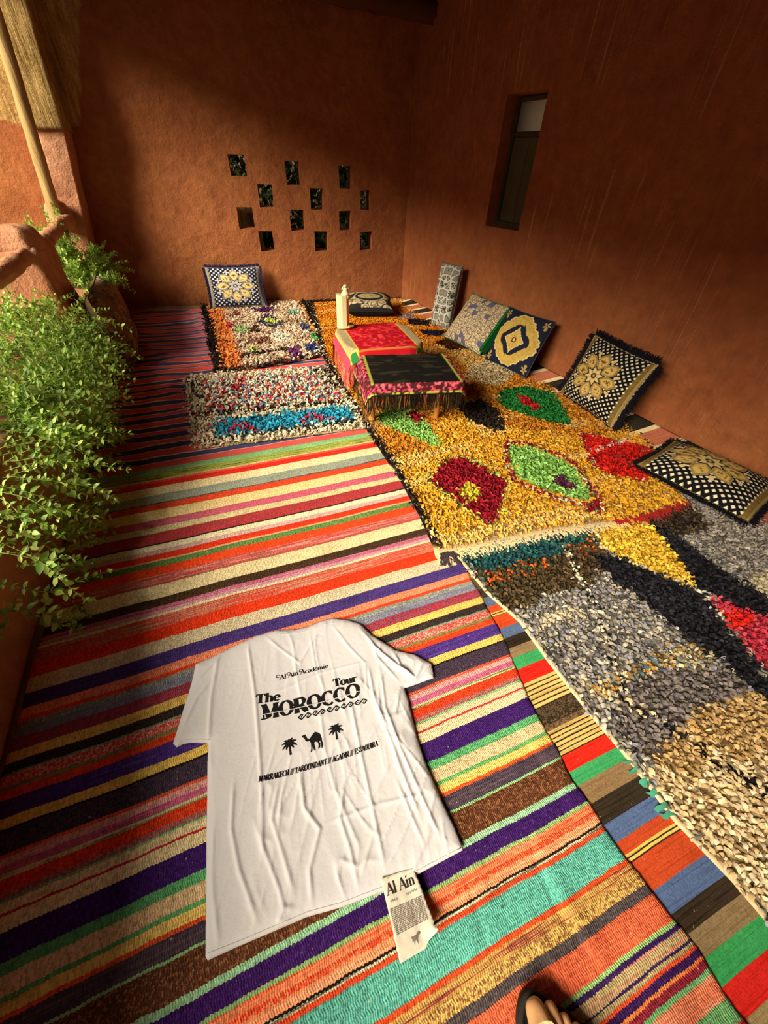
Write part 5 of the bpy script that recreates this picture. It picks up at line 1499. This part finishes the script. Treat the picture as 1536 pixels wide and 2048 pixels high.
def medallion(field, gold, hi, dark):
    def f(u, v):
        C = np.tile(np.array(lin(field)), u.shape + (1,))
        r = np.hypot(u * .98, v); th = np.arctan2(v, u)
        wob = .05 * np.abs(np.sin(th * 8)) + .05 * np.cos(th * 4) + .03 * np.abs(np.sin(th * 17))
        g = fbm(u * 16, v * 16, 421, 2)
        gold_c = np.array(lin(gold)) * (.72 + .6 * g)[..., None]
        C = np.where((r < .84 + wob)[..., None], np.array(lin(hi)), C)
        C = np.where((r < .80 + wob)[..., None], gold_c, C)
        ri = .52 + .06 * np.cos(th * 4) + .03 * np.sign(np.sin(th * 4 + .8)) * np.cos(th * 2)
        C = sel(C, r < ri + .02, dark); C = sel(C, r < ri, field)
        lz = np.abs(u * 1.05) ** .85 + np.abs(v) ** .85
        wl = .04 * np.abs(np.sin(th * 9))
        C = np.where((lz < .52 + wl)[..., None], np.array(lin(hi)), C)
        C = np.where((lz < .47 + wl)[..., None], gold_c * 1.05, C)
        C = sel(C, (r < .10) & (r > .055), '#5a1c18'); C = sel(C, r < .05, hi)
        for su in (-1, 1):
            for sv in (-1, 1):
                x, y = u - su * .84, v - sv * .80
                q = np.hypot(x * 1.2, y); t_ = np.arctan2(y, x)
                C = sel(C, q < .10 * (1 + .5 * np.cos(t_ * 5)), '#a88a4c'); C = sel(C, q < .03, '#6a2c1c')
                C = sel(C, (np.hypot(x - .02, (y + sv * .13) * .8) < .05), '#a88a4c')
        return C * (.86 + .28 * vn(u * 90, v * 90, 429))[..., None]
    return f
def cells(x, y, seed):
    """distance to the nearest and second nearest of jittered points, and the id of the nearest"""
    ix = np.floor(x).astype(np.int64); iy = np.floor(y).astype(np.int64)
    f1 = np.full(x.shape, 9.); f2 = np.full(x.shape, 9.); idn = np.zeros(x.shape)
    for i in (-1, 0, 1):
        for j in (-1, 0, 1):
            px = ix + i + .15 + .7 * _hash(ix + i, iy + j, seed); py = iy + j + .15 + .7 * _hash(ix + i, iy + j, seed + 1)
            d = np.hypot(x - px, y - py); h = _hash(ix + i, iy + j, seed + 2)
            k = d < f1
            f2 = np.where(k, f1, np.minimum(f2, d)); f1 = np.where(k, d, f1); idn = np.where(k, h, idn)
    return f1, f2, idn
def scroll(bgc, cols, s=5.0, seed=440):
    def f(u, v):
        wx = u * s * .62 + .55 * (fbm(u * s, v * s, seed, 2) - .4); wy = v * s * .62 + .55 * (fbm(u * s + 7, v * s, seed + 1, 2) - .4)
        f1, f2, idn = cells(wx, wy, seed)
        curl = np.sin(f1 * 17 + idn * 6.3 + 3 * fbm(u * s * 1.6, v * s * 1.6, seed + 3, 2))
        C = np.tile(np.array(lin(bgc)), u.shape + (1,))
        leafy = (f2 - f1 > .10) & (idn > .12)
        C = sel(C, leafy, cols[0]); C = sel(C, leafy & (curl > .2), cols[1]); C = sel(C, leafy & (curl > .75), cols[2])
        C = sel(C, leafy & (curl < -.72), '#7c6648')
        C = sel(C, (f2 - f1 > .05) & (f2 - f1 < .10) & (idn > .12), '#6a5c50')
        return C * (.85 + .3 * vn(u * 80, v * 80, seed + 5))[..., None]
    return f
def snake(u, v):
    x = np.abs(u) * 1.9 + .12 * (fbm(u * 8, v * 18, 460, 2) - .45); y = v * 4.2 + .12 * (fbm(u * 8 + 4, v * 18, 461, 2) - .45)
    f1, f2, idn = cells(x, y, 466)
    e = f2 - f1
    C = np.tile(np.array(lin('#8e8674')), u.shape + (1,))
    n = fbm(u * 18, v * 50, 462, 2)
    C = sel(C, n > .5, '#7c735f')
    C = sel(C, e < .30, '#2e2c26'); C = sel(C, e < .19, '#c6c0aa')
    C = sel(C, (idn > .72) & (e > .19) & (n > .42), '#b8b29c'); C = sel(C, (idn > .72) & (e > .3) & (n < .42), '#3a382f')
    C = sel(C, np.abs(u) > .95, '#5a5648')
    return C * (.85 + .3 * vn(u * 40, v * 120, 463))[..., None]
def darkmed(u, v):
    s = scroll('#2a261e', ['#a8946a', '#b8a478', '#c8b488'], 4.0, 470)(u, v)
    r = np.hypot(u * .9, v * .95); th = np.arctan2(v, u)
    C = s
    e = np.hypot(u / .62, v / .55)
    C = sel(C, e < 1.08, '#b8a67c'); C = sel(C, e < 1.0, '#23231e')
    e2 = np.hypot(u / .5, v / .34)
    C = sel(C, e2 < 1.05, '#3a3424'); C = sel(C, e2 < 1.0, '#b4a070')
    n = fbm(u * 12, v * 12, 474, 2)
    C = sel(C, (e2 < .8) & (n > .47), '#8a7440')
    C = sel(C, np.maximum(np.abs(u), np.abs(v)) > .93, '#23221f')
    return C
def brocade(u, v):
    n = fbm(u * 5, v * 7, 480, 3); m = fbm(u * 11, v * 15, 482, 2)
    C = np.tile(np.array(lin('#6e5030')), u.shape + (1,))
    C = sel(C, n > .5, '#8a683c'); C = sel(C, m > .5, '#3c3026')
    k = u > .55
    C = sel(C, k & (n > .38), '#3a4460'); C = sel(C, k & (m > .45), '#b8b4a8'); C = sel(C, k & (m > .56), '#c8b070')
    return C

cushion('cushion', 'square cushion with cream leaf scrolls on slate blue and a green edge', 'cushion', .56, .46, .14, scroll('#5c5a6c', ['#a89070', '#c8ac80', '#d8c08c'], 8.5), '#1f6a34',
        place((2.075, 3.50, .04), (2.145, 2.98, .04), (2.345, 3.265, .345)), 150, .04, None, border='#1c6a30', seed=5, slump=.3)
gus = bpy.data.objects['cushion.003']
b = MB(); b.box((.262, -.045, .03), (.286, .055, .43))
me = b.mesh('green_gusset'); bm = bmesh.new(); bm.from_mesh(me); bmesh.ops.bevel(bm, geom=list(bm.edges), offset=.01, segments=2, affect='EDGES'); bm.to_mesh(me); bm.free()
obj('green_gusset', me, simple('green_velvet', '#1d7036', .8, .2, 60), gus, label='dark green velvet side panel')
cushion('cushion', 'navy cushion with a gold scrolled medallion leaning beside the green edged cushion', 'cushion', .47, .44, .13, medallion('#1d2030', '#c4a04c', '#d8c07c', '#3a2e18'), '#171822',
        place((2.15, 2.87, .04), (2.245, 2.42, .04), (2.345, 2.68, .385)), 170, .04, None, border='#3a3c48', seed=6)
cushion('bolster', 'narrow bolster with a grey snakeskin print standing on end against the right wall', 'cushion', .25, .57, .15, snake, '#6a6656',
        place((2.14, 3.92, .03), (2.245, 3.69, .03), (2.26, 3.84, .60)), 130, .02, None, border='#5a5648', seed=7, pw=5)
cushion('cushion', 'small beige and black medallion cushion lying flat near the back corner', 'cushion', .52, .44, .17, darkmed, '#23221f',
        place((1.32, 4.33, .10), (1.82, 4.20, .10), (1.67, 4.68, .15)), 120, .04, None, border='#23221f', seed=8, pw=4)
cushion('bolster', 'long brown and blue brocade bolster leaning on the planter at the far left', 'cushion', .78, .52, .20, brocade, '#5a4630',
        place((-.70, 3.50, .03), (-.74, 4.22, .03), (-.81, 3.84, .52)), 110, .03, None, border='#6a5434', seed=9, pw=4)

# ------------------------------------------------------------------ plants
def leaf_template():
    V = [(0, 0, 0), (.30, -.26, .06), (.30, .26, .06), (.34, 0, -.01), (.68, -.20, .05), (.68, .20, .05), (.70, 0, .0), (1, 0, -.06)]
    F = [(0, 1, 3), (0, 3, 2), (1, 4, 6, 3), (3, 6, 5, 2), (4, 7, 6), (6, 7, 5)]
    return np.array(V), F
LV, LF = leaf_template()
def leafmat(name, a, b_, c):
    k = NT(name)
    oi = k.n('ShaderNodeVertexColor', layer_name='col').outputs[0]
    k.link(oi, k.b.inputs['Base Color'])
    k.b.inputs['Roughness'].default_value = .45
    k.b.inputs['Specular IOR Level'].default_value = .4
    k.b.inputs['Transmission Weight'].default_value = 0
    tr = k.n('ShaderNodeBsdfTranslucent'); k.link(oi, tr.inputs[0])
    mx = k.n('ShaderNodeMixShader', ins={0: .3}); k.link(k.b.outputs[0], mx.inputs[1]); k.link(tr.outputs[0], mx.inputs[2])
    k.link(mx.outputs[0], k.t.nodes['Material Output'].inputs[0])
    return k.m
M_leaf = leafmat('leaf', 0, 0, 0)
M_stem = simple('green_stem', '#8a9a4c', .6, .2, 40, 0)
LEAFC = [np.array(lin(c)) for c in ('#94b440', '#a8c44c', '#7a9e38', '#b4cc5c', '#648a30', '#c2d670', '#88aa46')]

def stems(n, start, r, d0, length, droop, step=.018, lsize=(.024, .036), zmin=None, push=None):
    """trailing shoots: start(r) -> point, d0(r, p) -> direction; returns leaf frames and stem polylines"""
    leaves = []; lines = []
    for i in range(n):
        p = np.array(start(r), float); d = np.array(d0(r, p), float); d /= np.linalg.norm(d)
        L = r.uniform(*length); pl = [p.copy()]
        k_ = 0; s = 0; az = r.uniform(0, pi)
        while s < L:
            d = d + np.array([r.normal(0, .10), r.normal(0, .10), -droop * r.uniform(.5, 1.5) + r.normal(0, .07)])
            if push is not None: d = d + push(p)
            d /= np.linalg.norm(d)
            p = p + d * step; s += step
            if zmin is not None and p[2] < zmin: p[2] = zmin; d[2] = abs(d[2]) * .3
            pl.append(p.copy())
            az += pi / 2 + r.normal(0, .3)
            a = np.cross(d, [0, 0, 1.]); a /= np.linalg.norm(a) + 1e-9; b_ = np.cross(a, d)
            q = min(1, .45 + s / L * .9) if s < L * .7 else max(.55, 1.3 - (s / L - .7) * 2)
            for sg in (0, pi):
                o_ = a * cos(az + sg) + b_ * sin(az + sg)
                ld = o_ * .9 + d * .55 + np.array([0, 0, .25]) + r.normal(0, .18, 3); ld /= np.linalg.norm(ld)
                up = d * .6 + np.array([-.25, 0, .8]) + r.normal(0, .25, 3)
                sd = np.cross(up, ld); sd /= np.linalg.norm(sd) + 1e-9
                leaves.append((p.copy(), ld, sd, r.uniform(*lsize) * q))
        tip = d
        for sg in range(3):
            ld = tip + r.normal(0, .5, 3); ld /= np.linalg.norm(ld); sd = np.cross([0, 0, 1.], ld); sd /= np.linalg.norm(sd) + 1e-9
            leaves.append((p.copy(), ld, sd, r.uniform(*lsize) * .7))
        lines.append(pl)
    return leaves, lines

def foliage(parent, leaves, lines, r, n_single=0, name='foliage', near=(0, 0, 1.3), cols=None, srad=.0016):
    cols = cols or LEAFC
    P = np.array([l[0] for l in leaves]); D = np.array([l[1] for l in leaves]); SD = np.array([l[2] for l in leaves]); Z = np.array([l[3] for l in leaves])
    UP = np.cross(D, SD)
    C = np.array([cols[i] for i in r.integers(0, len(cols), len(P))]) * r.uniform(.75, 1.25, len(P))[:, None]
    single = np.zeros(len(P), bool)
    if n_single:
        dist = np.linalg.norm(P - np.array(near), axis=1) / Z
        single[np.argsort(dist)[:n_single]] = True
        pal = []
        for j in range(6):
            me = mesh('leaf', LV, LF, np.tile(LEAFC[j], (len(LV), 1))); me.materials.append(M_leaf); pal.append(me)
        pl = Vector(parent.location)
        for i in np.nonzero(single)[0]:
            o = bpy.data.objects.new('leaf', pal[int(r.integers(6))]); COL.objects.link(o); o.parent = parent
            M_ = Matrix((D[i] * Z[i], SD[i] * Z[i], UP[i] * Z[i])).transposed().to_4x4(); M_.translation = Vector(P[i]) - pl
            o.matrix_local = M_
    k_ = ~single
    n = int(k_.sum())
    V = P[k_][:, None, :] + (LV[None, :, 0:1] * D[k_][:, None, :] + LV[None, :, 1:2] * SD[k_][:, None, :] + LV[None, :, 2:3] * UP[k_][:, None, :]) * Z[k_][:, None, None]
    F = []
    nv = len(LV)
    base = (np.arange(n) * nv)
    fl_ = []
    for f in LF: fl_.append(base[:, None] + np.array(f)[None, :])
    F = [tuple(x) for A in fl_ for x in A.tolist()]
    obj(name, mesh(name, V.reshape(-1, 3), F, np.repeat(C[k_], nv, 0), smooth=False), M_leaf, parent, True, kind='stuff')
    V = []; F = []
    for pl in lines:
        k0 = len(V)
        for i, p in enumerate(pl):
            d = pl[min(i + 1, len(pl) - 1)] - pl[max(i - 1, 0)]; d = d / (np.linalg.norm(d) + 1e-9)
            a = np.cross(d, [0, 0, 1.]); a = a / (np.linalg.norm(a) + 1e-9); b_ = np.cross(a, d)
            rr = srad * (1 - .5 * i / len(pl))
            for q in range(3):
                w = 2 * pi * q / 3; V.append(p + (a * cos(w) + b_ * sin(w)) * rr)
        for i in range(len(pl) - 1):
            for q in range(3): F.append((k0 + i * 3 + q, k0 + i * 3 + (q + 1) % 3, k0 + i * 3 + 3 + (q + 1) % 3, k0 + i * 3 + 3 + q))
    obj('stems', mesh('stems', V, F), M_stem, parent, True, kind='stuff')

r = np.random.default_rng(77)
pl1 = thing('trailing_plant', 'big mass of trailing small leaved plant spilling over the planter at the left', 'plant', (-.9, 1.9, .45))
lv, ln = stems(300, lambda r: (r.uniform(-1.25, -.86), r.uniform(1.75, 3.25), .44), r, lambda r, p: (r.uniform(-.4, .9), r.uniform(-.5, .5), r.uniform(.2, 1.0)), (.12, .30), .055, .022)
a, b_ = stems(170, lambda r: (r.uniform(-.96, -.82), r.uniform(1.75, 3.1), .46), r, lambda r, p: (r.uniform(.5, 1.0), r.uniform(-.7, .3), r.uniform(-.1, .5)), (.15, .40), .085, .024, zmin=.03, push=lambda p: np.array([.05 if p[0] < -.78 else 0, 0, 0]))
lv += a; ln += b_
a, b_ = stems(46, lambda r: (r.uniform(-.98, -.80), r.uniform(.95, 1.7), r.uniform(.30, .47)), r, lambda r, p: (r.uniform(.4, 1.0), r.uniform(-.5, .5), r.uniform(-.2, .4)), (.12, .38), .10, .026, zmin=.03, push=lambda p: np.array([.06 if p[0] < -.78 else 0, 0, 0]))
lv += a; ln += b_
a, b_ = stems(80, lambda r: (r.uniform(-.84, -.74), r.uniform(1.05, 2.4), r.uniform(.05, .30)), r, lambda r, p: (r.uniform(.2, 1.0), r.uniform(-.8, .8), r.uniform(-.2, .5)), (.06, .20), .05, .024, zmin=.03)
lv += a; ln += b_
foliage(pl1, lv, ln, r, 280)
print('leaves', len(lv))
pl2 = thing('trailing_plant', 'smaller bright green leafy plant growing on the planter under the rail by the pilaster', 'plant', (-.95, 4.5, .45))
lv, ln = stems(230, lambda r: (r.uniform(-1.12, -.86), r.uniform(4.15, 5.0), .44), r, lambda r, p: (r.uniform(-.3, .9), r.uniform(-.6, .5), r.uniform(.1, 1.0)), (.10, .26), .06, lsize=(.026, .04))
a, b_ = stems(110, lambda r: (r.uniform(-1.18, -1.06), r.uniform(4.3, 4.9), r.uniform(.44, .7)), r, lambda r, p: (r.uniform(-.4, .4), r.uniform(-.6, .4), r.uniform(.3, 1.0)), (.10, .25), .03, lsize=(.026, .04))
foliage(pl2, lv + a, ln + b_, r, 0)
pl3 = thing('potted_plant', 'small leafy plant in a little clay pot at the foot of the pilaster', 'plant', (-.92, 4.95, .45))
b = MB(); b.lathe([(.04, 0), (.055, .01), (.065, .09), (.072, .092), (.072, .11), (.06, .11), (.055, .085)], 18)
obj('pot', b.mesh('pot', True), M_mud, pl3)
lv, ln = stems(26, lambda r: (-.92 + r.uniform(-.04, .04), 4.95 + r.uniform(-.04, .04), .54), r, lambda r, p: (r.uniform(-.6, .6), r.uniform(-.6, .6), 1), (.05, .12), .04, lsize=(.018, .028))
foliage(pl3, lv, ln, r, 0)
# greenery outside, behind the pierced wall
DK = [np.array(lin(c)) for c in ('#3c4a24', '#4a5a2c', '#2c3a1c', '#5a6a34', '#38401c')]
for i, (x, y, w) in enumerate(((.1, 6.95, 1.0), (1.1, 6.95, 1.0), (2.1, 6.95, 1.0), (3.1, 6.95, 1.0))):
    s = thing('shrub', ('first', 'second', 'third', 'fourth')[i] + ' dark green shrub from the left behind the pierced wall', 'shrub', (x, y, -.1), group='shrubs behind the pierced wall')
    lv, ln = stems(230, lambda r: (x + r.uniform(-w / 2, w / 2), y + r.uniform(-.3, .4), r.uniform(-.1, 1.8)), r, lambda r, p: (r.uniform(-.6, .6), r.uniform(-.6, .6), r.uniform(.2, 1.2)), (.3, .6), .03, step=.075, lsize=(.09, .15))
    foliage(s, lv, ln, r, 0, cols=DK, srad=.005)
o = mudblock('rock', box8(.35, .85, 6.05, 6.4, -.12, .86, .08, .05), M_straw, amp=.09, rnd=.08, seed=77)
tag(o, 'tan rough rock seen through the leftmost opening of the pierced wall', 'rock')

# ------------------------------------------------------------------ the photographer's sandalled foot
def skinned(name, verts, edges, radii, m, parent, sub=2):
    me = bpy.data.meshes.new(name); me.from_pydata(verts, edges, [])
    o = bpy.data.objects.new(name, me); COL.objects.link(o)
    sk = o.modifiers.new('skin', 'SKIN'); sk.use_smooth_shade = True; sk.branch_smoothing = .6
    for v, rr in zip(me.skin_vertices[0].data, radii): v.radius = rr if hasattr(rr, '__len__') else (rr, rr)
    me.skin_vertices[0].data[0].use_root = True
    s = o.modifiers.new('sub', 'SUBSURF'); s.levels = sub; s.render_levels = sub
    applied(o); o.data.materials.append(m); o.parent = parent
    o.data.polygons.foreach_set('use_smooth', np.ones(len(o.data.polygons), bool))
    return o
k = NT('skin')
co = k.coord()
c = k.mix(k.noise(co, 30, 3).outputs[0], lin('#c08a58'), lin('#d8a470'))
k.link(c, k.b.inputs['Base Color']); k.b.inputs['Roughness'].default_value = .5; k.b.inputs['Specular IOR Level'].default_value = .35
k.b.inputs['Subsurface Weight'].default_value = .12; k.b.inputs['Subsurface Radius'].default_value = (.01, .004, .002)
k.link(k.bump(k.noise(co, 260, 3).outputs[0], .2, .001), k.b.inputs['Normal'])
M_skin = k.m
FX, FY = .296, -.206           # tip of the big toe
ft = thing('person', 'bare right foot in a dark open sandal at the bottom edge of the photo', 'person', (FX, FY - .192, .02))
# local frame: origin under the instep, toes towards +y
Vt = [(.012, -.03, .062), (.0, .05, .05), (-.008, .10, .038),          # instep, midfoot, ball
      (.002, -.075, .085), (.0, -.10, .16), (-.002, -.105, .27), (-.004, -.09, .40),   # ankle and shin
      (.002, -.12, .04), (.0, -.135, .034)]                                                   # heel
Et = [(0, 1), (1, 2), (0, 3), (3, 4), (4, 5), (5, 6), (3, 7), (7, 8)]
Rt = [(.032, .030), (.038, .024), (.036, .02), .034, .031, .043, .052, .03, .026]
TS = 1.42
toes = [((-.010, .125, .034), (-.008, .166, .034), (-.006, .199, .030), .0165), ((.017, .125, .033), (.021, .160, .033), (.023, .181, .027), .0105), ((.034, .115, .029), (.039, .142, .028), (.041, .157, .023), .0098),
        ((.047, .10, .027), (.054, .124, .026), (.056, .138, .022), .0092), ((.056, .083, .025), (.065, .104, .024), (.068, .117, .020), .0088)]
for a, b_, c_, rr in toes:
    i = len(Vt); Vt += [a, b_, c_]; Et += [(2, i), (i, i + 1), (i + 1, i + 2)]; Rt += [rr * TS * 1.05, rr * TS, rr * TS * .86]
skinned('foot_and_leg', Vt, Et, Rt, M_skin, ft)
M_nail = simple('toenail', '#c8966a', .35, .05, 50, 0, spec=.45)
for (a, b_, c_, rr) in toes:
    V = []; F = []
    for i in range(4):
        for j in range(5):
            x = (j / 4 - .5) * 2; yy = i / 3
            V.append((c_[0] + x * rr * .48, c_[1] - rr * 1.25 + yy * rr * .85, c_[2] + rr * (1.10 - .30 * x * x - .16 * yy)))
    me = mesh('toenail', V, grid(5, 4)); obj('toenail', me, M_nail, ft)
sdl = thing('sandal', None, None, (0, 0, 0)); sdl.parent = ft
M_sole = simple('dark_rubber', '#25221a', .75, .25, 40, .3, 300, spec=.2)
so = [(-.030, -.150), (-.044, -.10), (-.046, -.02), (-.052, .06), (-.056, .12), (-.052, .165), (-.038, .188), (-.014, .204), (.010, .199), (.034, .176), (.058, .150), (.078, .110), (.083, .07), (.070, .02), (.056, -.05), (.050, -.11), (.038, -.150), (.004, -.168)]
def ring(off, n=4):
    P = [Vector(p) for p in so]; out = []
    m_ = len(P)
    for i in range(m_):
        for j in range(n):
            f = j / n
            p0, p1, p2, p3 = P[i - 1], P[i], P[(i + 1) % m_], P[(i + 2) % m_]
            q = .5 * ((2 * p1) + (p2 - p0) * f + (2 * p0 - 5 * p1 + 4 * p2 - p3) * f * f + (3 * p1 - p0 - 3 * p2 + p3) * f ** 3)
            out.append(q)
    cen = Vector((.008, .03))
    return [p + (cen - p).normalized() * off for p in out]
b = MB(); prof = [(.004, -.004), (.0, .0), (.0, .016), (.002, .022), (.008, .024), (.013, .021), (.016, .013)]
V = []; F = []
R_ = [[(p.x, p.y, z) for p in ring(o_)] for o_, z in prof]
n = len(R_[0])
for q in R_: V += q
for i in range(len(R_) - 1):
    for k_ in range(n): F.append((i * n + k_, i * n + (k_ + 1) % n, (i + 1) * n + (k_ + 1) % n, (i + 1) * n + k_))
F.append(tuple(range(n))[::-1]); F.append(tuple((len(R_) - 1) * n + k_ for k_ in range(n)))
b.add(V, F); obj('sole', b.mesh('sole', True), M_sole, sdl)
b = MB()
V = []; F = []
for i in range(9):
    for j in range(15):
        a = pi * j / 14
        y = .0 + .075 * i / 8
        V.append((.013 + (-.064 - .004 * i / 8) * cos(a) * (1 if cos(a) > 0 else 1.02), y, .012 + (.088 - .022 * i / 8) * sin(a) ** .8))
me = mesh('strap', V, grid(15, 9)); o = obj('strap', me, M_sole, sdl)
md = o.modifiers.new('s', 'SOLIDIFY'); md.thickness = .004; md.offset = 1; applied(o)
